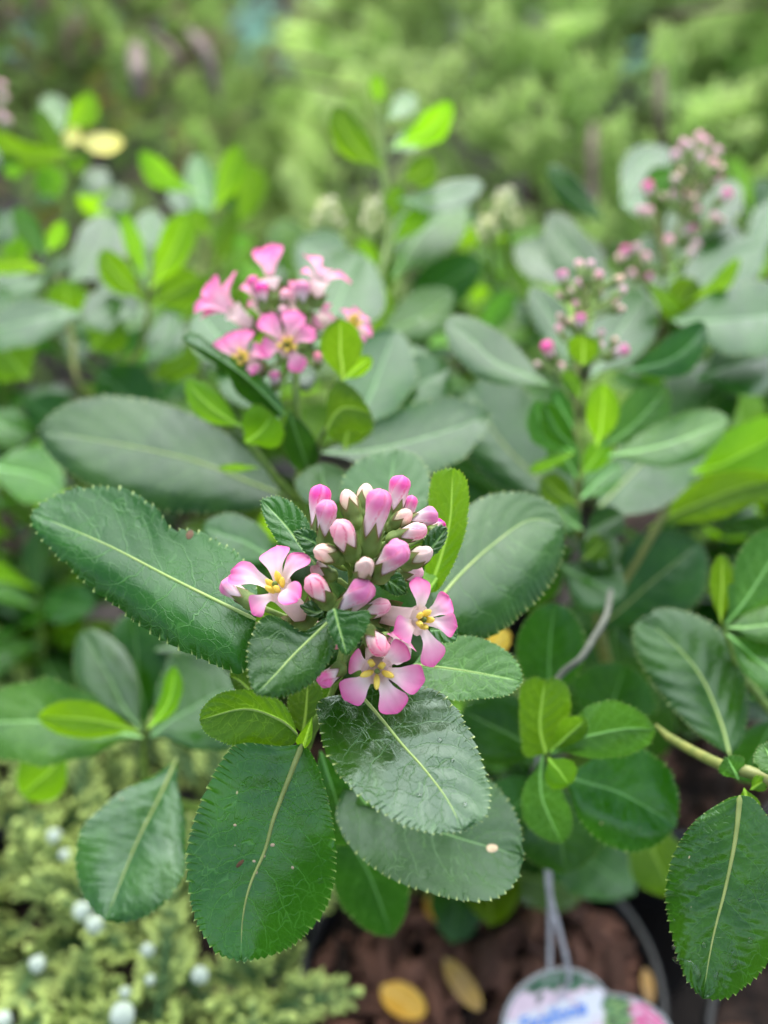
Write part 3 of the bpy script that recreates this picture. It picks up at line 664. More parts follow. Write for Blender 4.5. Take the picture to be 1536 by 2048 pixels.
for (bx, by), (tx, ty), w, kd in [((528, 610), (520, 564), 32, 'pink'), ((604, 612), (604, 560), 36, 'pink'), ((568, 606), (571, 580), 24, 'mid'), ((566, 632), (568, 612), 26, 'mid'),
                                  ((552, 772), (548, 742), 26, 'pink'), ((520, 590), (500, 552), 26, 'pink'), ((636, 730), (634, 704), 20, 'mid'), ((590, 640), (588, 615), 22, 'green')]:
    bud(F, (bx, by), (tx, ty), w, .250, kd, -.002, s2)
leaf(F, M_MAT, [(570, 832), (500, 762), (430, 712), (364, 676)], [(545, 830), (480, 790), (455, 745), (410, 712)], [(560, 800), (500, 735), (440, 702), (390, 668)], .246, gy=-.2, gx=.2, nt=30, tpx=5, fold=-1.4)
SL(F, M_BACK, (560, 840), (455, 690), 120, .262, gy=1.1)
SL(F, M_YNG, (488, 855), (374, 764), 58, .252, gy=.6, bow=-.06)
SL(F, M_YNG, (490, 885), (542, 826), 92, .248, gy=.1, bow=.1, round_=.3)
SL(F, M_OLV, (652, 862), (742, 828), 104, .246, gy=.2, gx=.1, round_=.3, bow=-.32)
SL(F, M_OLV, (686, 765), (680, 640), 82, .244, gy=-.2, gx=.2)
SL(F, M_YNG, (684, 760), (742, 715), 34, .246, gy=.0)
SL(F, M_OLV, (690, 900), (700, 830), 90, .257, gy=.3)
SL(F, M_BACK, (575, 815), (618, 945), 64, .248, gy=.0)
SL(F, M_YNG, (520, 935), (440, 936), 14, .250, gy=.0)
SL(F, M_BACK, (570, 760), (630, 745), 60, .262, gy=1.2)
tube('stem', [P(488, 870, .252), P(540, 940, .256), P(600, 1010, .265)], [.0008, .0009, .001], M_STEM, F, n=10)
tube('stem', [P(655, 850, .248), P(630, 900, .254), P(612, 960, .262)], [.0008, .0009, .001], M_STEM, F, n=10)
# its large leaves
leaf(F, M_BACK, [(570, 992), (500, 965), (400, 925), (300, 900), (190, 880), (78, 862)],
     [(540, 1010), (490, 1022), (420, 1026), (320, 1020), (230, 992), (150, 952), (98, 905)],
     [(548, 965), (520, 925), (450, 868), (380, 828), (300, 802), (200, 794), (120, 818)],
     .258, gx=-.05, gy=1.12, nt=36, tpx=5, fold=.05, curlA=.4, bend=.03, quilt=.0003, rib=M_MID, ribr=.0005, label='large blurred leaf above the sharp left leaf')
SL(F, M_BACK, (640, 905), (978, 830), 142, .262, gy=1.05, bow=.05)
SL(F, M_BACK, (630, 700), (720, 505), 170, .300, gy=1.15)
SL(F, M_BACK, (700, 890), (790, 660), 150, .272, gy=.9, gx=.1)
SL(F, M_BACK, (720, 840), (900, 735), 120, .285, gy=.9)
SL(F, M_BACK, (740, 830), (850, 700), 110, .300, gy=1.1)
SL(F, M_BACK, (480, 740), (400, 620), 110, .275, gy=1.1)

# ------------------------------------------------------------------ right shrub with green-pink bud spikes
R_ = thing('escallonia_shrub', 'shrub with a spike of small pink-tipped buds, blurred, right of the flower head', 'shrub', (.12, .325, SOILZ), 'escallonia shrubs in pots')
D3 = .285
def z3(x, y): return (1020 + x / 5.12, 480 + y / 5.12)
ST3 = [P(*z3(780, 420), D3), P(*z3(790, 600), D3), P(*z3(740, 900), D3), P(*z3(690, 1300), D3), P(1146, 830, D3), P(1160, 980, .29), P(1165, 1080, .30), np.array([.11, .32, .22]), np.array([.12, .325, .147])]
tube('stem', ST3, [.0007, .0009, .0013, .0015, .0018, .002, .0022, .003], M_STEMP, R_, n=40)
def near(st, y, px_y):  # stem point by pixel row
    i = np.interp(y, px_y, range(len(px_y))); a = int(min(i, len(px_y) - 2)); return st[a] + (st[a + 1] - st[a]) * (i - a)
ys3 = [z3(0, v)[1] for v in (420, 600, 900, 1300)]
for (tx, ty), (bx, by), w, kd in [((520, 310), (565, 460), 150, 'pink'), ((700, 200), (720, 330), 112, 'mid'), ((835, 200), (812, 330), 112, 'mid'), ((930, 310), (870, 440), 110, 'mid'), ((1170, 370), (1000, 460), 105, 'green'),
     ((700, 390), (715, 530), 112, 'mid'), ((470, 540), (580, 600), 92, 'green'), ((1190, 480), (1070, 570), 112, 'pink'), ((1110, 580), (960, 680), 120, 'pink'), ((660, 600), (690, 730), 90, 'pink'), ((1180, 690), (1050, 730), 92, 'green'),
     ((490, 750), (560, 850), 92, 'green'), ((480, 860), (545, 990), 100, 'mid'), ((720, 750), (715, 930), 155, 'pink'), ((355, 1040), (435, 1220), 155, 'pink'), ((240, 1260), (350, 1310), 100, 'green'), ((515, 1250), (535, 1380), 105, 'mid'),
     ((950, 910), (900, 1040), 92, 'mid'), ((940, 1040), (925, 1150), 92, 'mid'), ((1090, 990), (1040, 1100), 92, 'green'), ((1220, 1100), (1020, 1190), 145, 'pink'), ((930, 480), (900, 600), 80, 'green'), ((590, 800), (630, 880), 70, 'green'), ((600, 480), (660, 600), 80, 'green')]:
    kd = {'mid': 'soft', 'pink': 'pink' if w > 130 else 'soft'}.get(kd, kd); b = z3(bx, by); bud(R_, b, z3(tx, ty), w / 5.12 * .95, D3 + rng.uniform(-.004, .004), kd, rng.uniform(-.003, .001), near(ST3[:4], b[1] + 24, ys3))
r = R_
SL(r, M_BACK, (1105, 772), (893, 640), 96, .276, gy=1.0, bow=-.06)
SL(r, M_BACK, (1135, 735), (1064, 575), 66, .300, gy=.9, bow=.06)
SL(r, M_BACK, (1180, 760), (1290, 585), 130, .31, gy=1.2)
SL(r, M_BACK, (1250, 740), (1412, 650), 78, .285, gy=.7, bow=.14)
leaf(r, M_BACK, [(1190, 1025), (1270, 940), (1370, 850), (1470, 775)], [(1250, 1030), (1330, 1010), (1410, 940), (1460, 850), (1476, 800)], [(1215, 940), (1260, 850), (1320, 770), (1390, 730), (1450, 738)], .298, gy=1.1, gx=.05, nt=36, tpx=4, fold=.05, rib=M_MID, ribr=.0005)
SL(r, M_LIT, (1210, 912), (1456, 838), 92, .276, gy=1.0, bow=.05)
SL(r, M_LIT, (1200, 895), (1334, 775), 92, .284, gy=.6, bow=.06)
SL(r, M_YNG, (1192, 895), (1205, 768), 64, .272, gy=-.1, bow=.05)
SL(r, M_LIT, (1148, 905), (1068, 805), 66, .276, gy=.3, bow=-.12)
SL(r, M_BACK, (1160, 905), (1090, 808), 50, .270, gy=-.1, bow=-.08)
SL(r, M_YNG, (1150, 905), (1060, 942), 22, .272, gy=.2)
SL(r, M_OLV, (1166, 730), (1168, 672), 62, .276, gy=-.4, round_=.5)
leaf(r, M_BACK, [(1150, 1010), (1080, 960), (1000, 880), (940, 775)], [(1110, 1005), (1020, 985), (950, 930), (905, 850)], [(1140, 930), (1100, 850), (1050, 780), (990, 745)], .296, gy=.9, curlA=.5, nt=30, tpx=3.5, rib=M_MIDB, ribr=.0004)
SL(r, M_BACK, (1165, 1080), (860, 900), 150, .32, gy=.5)
SL(r, M_BACK, (1120, 1130), (1245, 1195), 118, .29, gy=.9)
SL(r, M_BACK, (1190, 1262), (1400, 1085), 185, .295, gy=.7, rib=M_MIDB, ribr=.0004)
SL(r, M_BACK, (1180, 1040), (1210, 1140), 80, .30, gy=1.0)
SL(r, M_BACK, (1150, 1090), (1000, 1200), 120, .33, gy=.5)
SL(r, M_OLV, (1290, 1060), (1560, 960), 84, .30, gy=.3, bow=-.05)
SL(r, M_BACK, (1290, 1020), (1500, 950), 60, .31, gy=1.1)
SL(r, M_BACK, (1230, 1250), (1230, 1400), 140, .32, gy=.2)
tube('stem', [P(1215, 1220, .297), P(1270, 1130, .295), P(1340, 1010, .29)], [.001, .001, .0012], M_STEMP, r, n=10)
tube('stem', [P(1165, 1080, .30), P(1205, 1220, .30), P(1215, 1330, .31), np.array([.12, .30, .16])], [.0016, .002, .002, .0024], M_STEMP, r, n=14)
for m_, b_, t_, w_, g_ in [(M_LIT, (1158, 960), (1105, 872), 60, .5), (M_YNG, (1162, 950), (1215, 880), 48, .4), (M_LIT, (1160, 1000), (1240, 930), 62, .95), (M_OLV, (1155, 1010), (1085, 955), 56, .3), (M_LIT, (1165, 1060), (1110, 1010), 60, .8),
                          (M_BACK, (1170, 1070), (1245, 1030), 66, .8), (M_OLV, (1165, 1120), (1210, 1075), 50, .3), (M_LIT, (1150, 860), (1110, 780), 44, .5), (M_YNG, (1160, 800), (1130, 745), 30, .3)]:
    SL(r, m_, b_, t_, w_, .284, gy=g_, bow=rng.uniform(-.08, .08))
for i in range(3): SL(r, M_BACK, (1200 + 20 * i, 1330), (1130 + 90 * i, 1480 + 20 * i), 140, .34, gy=.3)

# ------------------------------------------------------------------ shrub reaching in from the right edge
Q_ = thing('escallonia_shrub', 'shrub reaching in from the right edge with a dripping glossy leaf', 'shrub', (.17, .165, SOILZ), 'escallonia shrubs in pots')
tube('stem', [P(1312, 1450, .232), P(1330, 1470, .228), P(1400, 1510, .212), P(1475, 1545, .200), P(1560, 1585, .198), np.array([.12, .14, .27]), np.array([.165, .165, .147])], [.0009, .0013, .0015, .0017, .002, .0026, .003], M_STEMP, Q_, n=44, m=10)
LF5 = leaf(Q_, M_GLO, [(1480, 1590), (1470, 1680), (1450, 1780), (1425, 1880), (1405, 1998)],
     [(1450, 1600), (1388, 1645), (1347, 1715), (1334, 1790), (1346, 1870), (1372, 1950)],
     [(1510, 1600), (1550, 1660), (1572, 1740), (1570, 1840), (1530, 1930), (1460, 1990)],
     .186, gx=-.1, gy=-.02, fold=-.16, wave=.09, bend=-.05, nt=36, tpx=6, rib=M_MIDB, ribr=.0006, quilt=.0011, nv=8, curlA=.2, label='glossy hanging leaf with droplets near its tip')
SL(Q_, M_BACK, (1490, 1600), (1580, 1850), 150, .205, gy=.3)
leaf(Q_, M_BACK, [(1460, 1512), (1440, 1440), (1400, 1350), (1340, 1280), (1285, 1240)],
     [(1400, 1470), (1335, 1405), (1292, 1345), (1270, 1290), (1270, 1250)],
     [(1488, 1470), (1494, 1400), (1480, 1325), (1440, 1262), (1380, 1228), (1320, 1220)],
     .232, gy=.85, gx=.2, curlA=.3, nt=34, tpx=4.5, rib=M_MID, ribr=.0004, quilt=.0006)
SL(Q_, M_YNG, (1488, 1575), (1500, 1635), 44, .192, gy=.3)
SL(Q_, M_LIT, (1478, 1560), (1455, 1515), 50, .198, gy=.3)
SL(Q_, M_YNG, (1500, 1580), (1530, 1560), 30, .195, gy=.3)
SL(Q_, M_LIT, (1560, 1560), (1528, 1490), 60, .188, gy=.8)
SL(Q_, M_LIT, (1450, 1250), (1575, 1060), 120, .245, gy=.5, bow=.03)
SL(Q_, M_OLV, (1442, 1250), (1445, 1110), 46, .25, gy=.0)
SL(Q_, M_LIT, (1450, 1255), (1590, 1245), 70, .24, gy=.9)
SL(Q_, M_LIT, (1452, 1265), (1580, 1375), 76, .245, gy=.8)
SL(Q_, M_BACK, (1500, 1400), (1600, 1340), 110, .26, gy=.6)
tube('stem', [P(1445, 1250, .245), P(1470, 1330, .25), P(1540, 1420, .25), np.array([.15, .17, .24]), np.array([.17, .165, .147])], [.001, .0012, .0014, .002, .0026], M_STEM, Q_, n=16)
SL(Q_, M_BACK, (1560, 1430), (1480, 1560), 90, .25, gy=.3)

# ------------------------------------------------------------------ rear shrub with pink bud spikes (far right)
T_ = thing('escallonia_shrub', 'farther shrub with tall loose pink bud spikes near the right edge', 'shrub', (.19, .475, SOILZ), 'escallonia shrubs in pots')
D4 = .355
def z4(x, y): return (1180 + x / 4.315, 230 + y / 4.315)
ST4 = [P(*z4(930, 350), D4), P(*z4(920, 500), D4), P(*z4(830, 800), D4), P(*z4(700, 1100), D4), P(*z4(640, 1400), D4), P(1325, 620, .37), np.array([.14, .43, .26]), np.array([.19, .475, .147])]
tube('stem', ST4, [.0007, .0009, .0012, .0014, .0017, .002, .0026, .003], M_STEMP, T_, n=40)
A1 = [P(*z4(545, 780), D4), P(*z4(590, 1000), D4), P(*z4(640, 1300), D4)]
A2 = [P(*z4(390, 1200), D4), P(*z4(430, 1400), D4), P(*z4(560, 1560), .36)]
tube('stem', A1, [.0008, .001, .0011], M_STEMP, T_, n=10); tube('stem', A2, [.0008, .001, .0011], M_STEMP, T_, n=10)
ys4 = [z4(0, v)[1] for v in (350, 500, 800, 1100, 1400)]
for x, y, w, kd in [(945, 160, 100, 'mid'), (1010, 210, 90, 'mid'), (800, 220, 100, 'mid'), (865, 250, 85, 'mid'), (725, 320, 105, 'pink'), (960, 335, 90, 'pink'), (1110, 290, 95, 'pink'), (820, 425, 90, 'mid'), (1070, 395, 85, 'mid'),
                    (1140, 440, 80, 'green'), (1110, 510, 110, 'pink'), (725, 530, 95, 'green'), (715, 660, 85, 'mid'), (835, 650, 115, 'pink'), (965, 615, 90, 'mid'), (1200, 660, 110, 'pink'), (935, 800, 90, 'mid'), (1090, 860, 95, 'pink'), (1150, 900, 70, 'green'),
                    (885, 960, 130, 'pink'), (680, 1055, 100, 'pink'), (930, 1095, 90, 'pink'), (885, 1170, 85, 'mid'), (780, 480, 60, 'green'), (900, 700, 70, 'green'), (620, 690, 60, 'green')]:
    kd = {'mid': 'soft', 'pink': 'pink' if w > 108 else 'soft'}.get(kd, kd); tip = np.array(z4(x, y)); st = np.interp(tip[1] + 45, ys4, range(5)); i = min(int(st), 3); sx = [z4(v, 0)[0] for v in (930, 920, 830, 700, 640)]
    at = np.array([np.interp(st, range(5), sx), tip[1] + 45]); v = at - tip; v /= np.linalg.norm(v)
    v = v * .75 + np.array([0, .35]); v /= np.linalg.norm(v)
    bud(T_, tip + v * w / 4.315 * 1.25, tip - v * 5, w / 4.315, D4 + rng.uniform(-.006, .006), kd, -.001, near(ST4[:5], at[1], ys4))
for x, y, w, kd, A in [(498, 590, 110, 'pink', A1), (500, 805, 95, 'mid', A1), (430, 800, 85, 'mid', A1), (300, 1145, 95, 'pink', A2), (400, 1125, 85, 'mid', A2), (480, 1200, 95, 'mid', A2), (250, 1210, 85, 'green', A2), (355, 1350, 85, 'mid', A2), (510, 1385, 80, 'pink', A2)]:
    kd = {'mid': 'soft'}.get(kd, kd); tip = np.array(z4(x, y)); a = A[1]
    bud(T_, tip + np.array([.2, 1.]) * w / 4.315 * 1.2, tip - np.array([.2, 1]) * 5, w / 4.315, D4, kd, -.001, A[1] if y > 700 else A[0])
t = T_
SL(t, M_BACK, (1215, 445), (1098, 332), 52, .38, gy=.7, bow=-.05)
SL(t, M_BACK, (1235, 560), (1098, 430), 92, .36, gy=.8, bow=-.14)
SL(t, M_BACK, (1160, 570), (1030, 490), 80, .39, gy=1.2)
SL(t, M_BACK, (1240, 400), (1340, 300), 76, .40, gy=1.2, bow=-.12)
SL(t, M_LIT, (1280, 380), (1350, 350), 60, .38, gy=.5)
SL(t, M_BACK, (1240, 410), (1300, 400), 56, .39, gy=1.2)
SL(t, M_BACK, (1210, 720), (1290, 560), 120, .345, gy=1.2)
SL(t, M_BACK, (1350, 640), (1528, 488), 118, .345, gy=1.0, bow=-.08)
SL(t, M_YNG, (1372, 605), (1478, 518), 34, .342, gy=.1, bow=.1)
SL(t, M_BACK, (1400, 470), (1475, 365), 76, .37, gy=1.0)
SL(t, M_BACK, (1390, 540), (1470, 450), 86, .37, gy=1.1)
SL(t, M_BACK, (1340, 640), (1600, 620), 150, .33, gy=1.0, bow=.04)
SL(t, M_BACK, (1390, 760), (1570, 700), 130, .33, gy=1.1)
SL(t, M_OLV, (1335, 640), (1390, 560), 70, .345, gy=.1)
SL(t, M_OLV, (1290, 560), (1385, 655), 40, .335, gy=.2)
SL(t, M_YNG, (1380, 945), (1575, 850), 120, .31, gy=.3, bow=.08)
SL(t, M_BACK, (1360, 1000), (1560, 890), 90, .33, gy=1.0)
SL(t, M_BACK, (1500, 520), (1560, 400), 70, .40, gy=1.0)
for i in range(10):
    x = 1100 + i * 45; SL(t, [M_BACK, M_YNG, M_BACK, M_LIT][i % 4], (x + 20, 560), (x + rng.uniform(-40, 40), 440 + rng.uniform(-30, 60)), 50, .42, gy=rng.uniform(.2, 1))

# ------------------------------------------------------------------ centre rear shoot
U_ = thing('escallonia_shrub', 'rear centre shrub with one tall upright leafy shoot', 'shrub', (.045, .485, SOILZ), 'escallonia shrubs in pots')
tube('stem', [P(757, 170, .38), P(765, 330, .375), P(778, 480, .37), P(765, 640, .37), np.array([.03, .45, .22]), np.array([.045, .485, .147])], [.0009, .0014, .0017, .002, .0026, .003], M_STEM, U_, n=30)
u_ = U_
for m_, b, t_, w, d, gy, gx, bw in [
    (M_OLV, (775, 338), (668, 214), 66, .36, .0, .2, -.10), (M_YNG, (790, 290), (903, 205), 60, .37, .0, -.1, .12), (M_YNG, (757, 215), (752, 148), 28, .38, 0, 0, 0), (M_LIT, (775, 240), (830, 190), 50, .39, 1.1, 0, 0),
    (M_LIT, (780, 300), (850, 260), 50, .385, 1.1, 0, 0), (M_OLV, (800, 360), (870, 320), 60, .375, .1, 0, .1), (M_BACK, (790, 400), (965, 368), 60, .365, 1.1, 0, .08),
    (M_LIT, (785, 560), (928, 408), 118, .36, 1.0, .1, -.10), (M_YNG, (780, 490), (870, 400), 40, .372, .0, 0, 0), (M_OLV, (770, 460), (800, 370), 40, .375, 0, 0, 0),
    (M_LIT, (745, 680), (905, 588), 92, .35, .9, 0, .04), (M_BACK, (700, 560), (600, 480), 110, .38, 1.1, 0, 0), (M_YNG, (760, 560), (720, 480), 40, .37, .1, 0, 0),
    (M_BACK, (760, 700), (860, 640), 90, .36, .6, 0, 0), (M_OLV, (760, 600), (770, 520), 50, .37, .1, 0, 0), (M_YNG, (770, 690), (742, 560), 60, .365, .1, 0, 0), (M_BACK, (800, 620), (960, 520), 100, .40, .7, 0, 0)]:
    SL(u_, m_, b, t_, w, d, gy=gy, gx=gx, bow=bw, nt=18)
def greenspike(pl, x, y, h, d, n=14, w=18):
    st = [P(x, y, d), P(x + 4, y + h, d), P(x + 10, y + h + 90, d + .01)]
    tube('stem', st, [.0006, .001, .0012], M_STEM, pl, n=8)
    for i in range(n):
        v = i / n; a = i * 2.4; sx = math.cos(a) * (12 + 22 * v); yy = y + h * v
        bud(pl, (x + sx * .5, yy + 10), (x + sx, yy - 12), w * rng.uniform(.8, 1.2), d + .006 * math.sin(a), 'cream', 0, P(x + 3, yy + 25, d))
greenspike(u_, 655, 405, 50, .41); greenspike(u_, 748, 405, 60, .39, 16, 16); greenspike(u_, 1010, 385, 70, .42); greenspike(u_, 975, 440, 40, .42, 8)

# ------------------------------------------------------------------ left rear shrubs (traced shoots)
LSH = thing('escallonia_shrub', 'left shrub with bright yellow-green young shoots, blurred', 'shrub', (-.10, .475, SOILZ), 'escallonia shrubs in pots')
for nm, pts in (('a', [P(300, 570, .36), P(290, 680, .37), P(250, 800, .38)]), ('b', [P(420, 425, .43), P(410, 520, .43), P(380, 640, .44)]), ('c', [P(110, 540, .37), P(150, 700, .37), P(175, 790, .37)])):
    tube('stem', [*pts, (-.10 + .02 * ord(nm) % .03, .46, .22), (-.10, .475, .147)], [.001, .0014, .0018, .002, .003], M_STEMP, LSH, n=24)
for m_, b, t_, w, d, gy, bw in [
    (M_YNG, (300, 580), (374, 424), 68, .355, .1, .04), (M_YNG, (293, 565), (246, 424), 34, .365, .1, 0), (M_BACK, (285, 520), (305, 420), 60, .38, 1.2, 0), (M_LIT, (292, 580), (275, 470), 40, .36, .8, 0),
    (M_OLV, (288, 600), (202, 502), 58, .352, .0, -.06), (M_BACK, (285, 645), (205, 558), 84, .358, 1.1, -.1), (M_OLV, (305, 610), (400, 555), 84, .37, .1, 0), (M_BACK, (285, 725), (352, 632), 76, .36, 1.2, .1),
    (M_YNG, (425, 425), (476, 290), 52, .42, .1, .05), (M_YNG, (390, 385), (280, 305), 48, .43, .2, -.1), (M_LIT, (415, 450), (392, 310), 62, .425, .9, 0), (M_BACK, (400, 440), (345, 365), 56, .43, 1.2, 0), (M_OLV, (420, 470), (380, 420), 46, .42, 0, 0), (M_OLV, (430, 540), (470, 420), 40, .42, .2, 0),
    (M_BACK, (130, 570), (222, 432), 104, .375, 1.1, .12), (M_LIT, (95, 520), (30, 415), 46, .38, .5, 0), (M_YNG, (95, 505), (128, 445), 36, .38, .0, 0), (M_YNG, (95, 540), (-30, 535), 34, .365, .1, .06),
    (M_BACK, (90, 560), (-30, 600), 84, .37, 1.2, 0), (M_OLV, (138, 645), (130, 560), 80, .365, -.1, 0), (M_BACK, (175, 625), (-50, 680), 88, .345, 1.25, .04), (M_BACK, (250, 600), (170, 640), 80, .35, 1.2, 0),
    (M_YNG, (120, 400), (85, 335), 60, .45, .3, 0), (M_OLV, (160, 350), (150, 310), 50, .46, 0, 0), (M_BACK, (150, 390), (215, 345), 50, .45, 1.2, 0), (M_BACK, (60, 400), (120, 380), 44, .45, 1.2, 0), (M_BACK, (195, 420), (260, 385), 50, .44, 1.0, 0),
    (M_OLV, (180, 700), (240, 640), 90, .37, -.1, 0), (M_BACK, (330, 860), (200, 740), 120, .36, .6, 0), (M_OLV, (60, 760), (0, 690), 110, .37, .1, 0), (M_OLV, (360, 640), (440, 560), 80, .40, .2, 0), (M_OLV, (300, 760), (400, 700), 70, .38, .2, 0),
    (M_LIT, (-30, 930), (128, 975), 112, .33, .9, -.05), (M_LIT, (-40, 830), (60, 870), 70, .36, .8, 0), (M_BACK, (40, 800), (150, 860), 100, .36, .5, 0)]:
    SL(LSH, m_, b, t_, w, d, gy=gy, bow=bw, nt=18)
LS2 = thing('escallonia_shrub', 'shrub at the far left edge with a curling dark leaf over a yellow one', 'shrub', (-.24, .475, SOILZ), 'escallonia shrubs in pots')
tube('stem', [P(130, 265, .46), P(135, 400, .46), P(80, 600, .46), (-.22, .47, .2), (-.24, .475, .147)], [.001, .0015, .002, .003], M_STEM, LS2, n=20)
for m_, b, t_, w, d, gy, bw in [(M_OLV, (150, 300), (-20, 268), 56, .45, -.2, -.18), (M_YNG, (128, 265), (186, 188), 56, .46, .1, .08), (M_LIT, (125, 265), (95, 190), 56, .47, 1.0, 0), (M_PALEY, (150, 278), (246, 285), 40, .455, .2, .05), (M_PALEY, (160, 285), (132, 262), 40, .46, .2, 0),
                                (M_BACK, (40, 330), (-20, 290), 50, .45, 1.2, 0), (M_OLV, (130, 330), (70, 215), 40, .47, .1, 0), (M_BACK, (30, 420), (-20, 480), 70, .42, .8, 0), (M_YNG, (60, 470), (10, 510), 60, .42, .6, 0), (M_YNG, (20, 360), (30, 330), 40, .44, .3, 0)]:
    SL(LS2, m_, b, t_, w, d, gy=gy, bow=bw, nt=16)
for i, (x, y) in enumerate([(2, 170), (6, 195), (0, 225), (12, 240)]): bud(LS2, (x, y + 16), (x, y - 8), 24, .47, 'mid', 0, P(20, 290, .47))

# ------------------------------------------------------------------ shared-mesh foliage that fills the lower tiers of every shrub
CAN = {k: [canon_leaf(m_, .50, .20, .22, .0), canon_leaf(m_, .44, .35, .10, .15), canon_leaf(m_, .56, .08, .35, -.12)] for k, m_ in (('b', M_BACK), ('o', M_OLV), ('y', M_YNG), ('l', M_LIT))}
def bush(plant, cx, cy, z0, z1, n, rad, pick='bbbbol', ymin=None, L=(.030, .048), seed=1, ztop_y=False):
    r = np.random.default_rng(seed)
    ns = max(3, n // 14); k = 0
    for s_ in range(ns):
        a = r.uniform(0, 6.28); top = np.array([cx + rad * math.cos(a) * math.sqrt(r.random()), cy + rad * math.sin(a) * math.sqrt(r.random()), r.uniform(z0 + (z1 - z0) * .6, z1)])
        root = np.array([cx, cy, SOILZ]); c = np.array([(root[0] + top[0] * 2) / 3, (root[1] + top[1] * 2) / 3, (root[2] + top[2]) / 2])
        tube('stem', [root, c, top], [.0016, .0013, .0008], M_STEMB if s_ % 2 else M_STEM, plant, n=10, m=6)
        for j in range(n // ns):
            f = (j + .5) / (n // ns); f = f ** .8
            q = spline([root, c, top], [.25 + .75 * f])[0]
            an = j * 2.4 + a; el = .1 + .9 * f ** 2 + r.normal() * .2
            dr = np.array([math.cos(an) * math.cos(el), math.sin(an) * math.cos(el), math.sin(el)])
            kind = r.choice(list(pick)) if f < .8 else r.choice(list(pick + 'yyo'))
            ln = r.uniform(*L) * (1 if f < .8 else .75)
            zz = np.array([0, 0, 1.]) + r.normal(size=3) * .3
            inst('leaf', CAN[kind][r.integers(3)], frame(q, dr, zz, ln), plant)
bush(F, .018, .240, .17, .25, 40, .045, 'bbbo', seed=3)
bush(R_, .12, .335, .18, .325, 90, .05, 'bbbbl', seed=4)
bush(Q_, .20, .20, .16, .28, 26, .04, 'bbbl', seed=5)
bush(T_, .19, .475, .18, .335, 110, .07, 'bbboly', seed=6)
bush(U_, .045, .48, .18, .33, 100, .06, 'bbboly', seed=7)
bush(LSH, -.10, .47, .18, .335, 120, .08, 'bbolyy', seed=8)
bush(LS2, -.24, .47, .18, .345, 110, .07, 'bbolyy', seed=9)
V_ = thing('escallonia_shrub', 'dark leafy shrub in the shade just behind the second flower head', 'shrub', (-.02, .345, SOILZ), 'escallonia shrubs in pots')
bush(V_, -.02, .355, .16, .265, 70, .055, 'bbbbo', seed=10)
X_ = thing('escallonia_shrub', 'leafy shrub at the left edge below the bright shoots', 'shrub', (-.16, .325, SOILZ), 'escallonia shrubs in pots')
bush(X_, -.165, .335, .17, .285, 80, .05, 'bbboly', seed=11)
Y_ = thing('escallonia_shrub', 'light leaved shrub at the right edge behind the bud spikes', 'shrub', (.27, .30, SOILZ), 'escallonia shrubs in pots')
bush(Y_, .27, .31, .16, .30, 60, .05, 'bbbl', seed=12)

# ------------------------------------------------------------------ drops and scars on the leaves
for x, y, r_ in [(545, 1690, 4), (508, 1722, 3), (528, 1712, 3), (512, 1745, 3.5), (585, 1735, 3), (470, 1650, 3)]: blob(LF2, x, y, r_, M_SCARP, 'leaf_scar', .2)
blob(LF2, 480, 1727, 11, M_SCAR, 'leaf_scar', .08, .35, .9)
blob(LF1, 380, 1070, 8, M_SCAR, 'leaf_scar', .1, 1.4, .2)
blob(LF4, 984, 1697, 11, M_SCARP, 'leaf_spot', .12)
for x, y, r_, a_, o_ in [(1370, 1925, 9, 3.2, .8), (1395, 1948, 8, 3.0, .5), (1432, 1952, 6, 2.2, .0), (1408, 1890, 5, 1, 0), (1468, 1930, 7, 1.3, 0), (1466, 1905, 4, 1, 0), (1345, 1895, 5, 1, 0), (1500, 1880, 6, 1.2, 0), (1480, 1800, 5, 1, 0), (1350, 1840, 4, 1, 0)]: blob(LF5, x, y, r_, M_WATER, 'water_droplet', .45, a_, o_)
for x, y, r_, a_ in [(640, 1760, 7, 1.2)]: blob(LF4 if x > 800 else LF2, x, y, r_, M_WATER, 'water_droplet', .25, a_)
for x, y, r_ in [(930, 1610, 6), (880, 1480, 5), (905, 1520, 4), (840, 1590, 5)]: blob(LF3, x, y, r_, M_WATER, 'water_droplet', .35)

# ------------------------------------------------------------------ low conifer with white cones, bottom left
M_JUN = colmat('conifer_scale', .55, .35, .25, scale=1200., amt=.015, rand=.0)
def finger(p, dr, L, r, tipc, basec, nn=7, m=6):
    u = np.linspace(0, 1, nn)[:, None]; th = np.linspace(0, 2 * np.pi, m, endpoint=False)[None]
    dr = dr / np.linalg.norm(dr); A = np.cross(dr, [.2, .1, 1]); A /= np.linalg.norm(A); B = np.cross(dr, A)
    rr = r * np.interp(u, [0, .15, .8, .95, 1], [.6, .9, 1., .7, .1]) * (1 + .28 * ((np.arange(nn)[:, None] + np.arange(m)[None]) % 2))
    V = p + dr * (u * L)[..., None] + rr[..., None] * (np.cos(th)[..., None] * A + np.sin(th)[..., None] * B)
    c = mix3(np.array(basec), np.array(tipc), (u + 0 * th) ** 1.3)
    return V.reshape(-1, 3), gridq(nn, m, True), c.reshape(-1, 3)
def join(parts):
    Vs, Qs, Cs = [], [], []; o = 0
    for V, Q, C in parts: Vs.append(V); Qs.append(Q + o); Cs.append(C); o += len(V)
    return np.vstack(Vs), np.vstack(Qs), np.vstack(Cs)
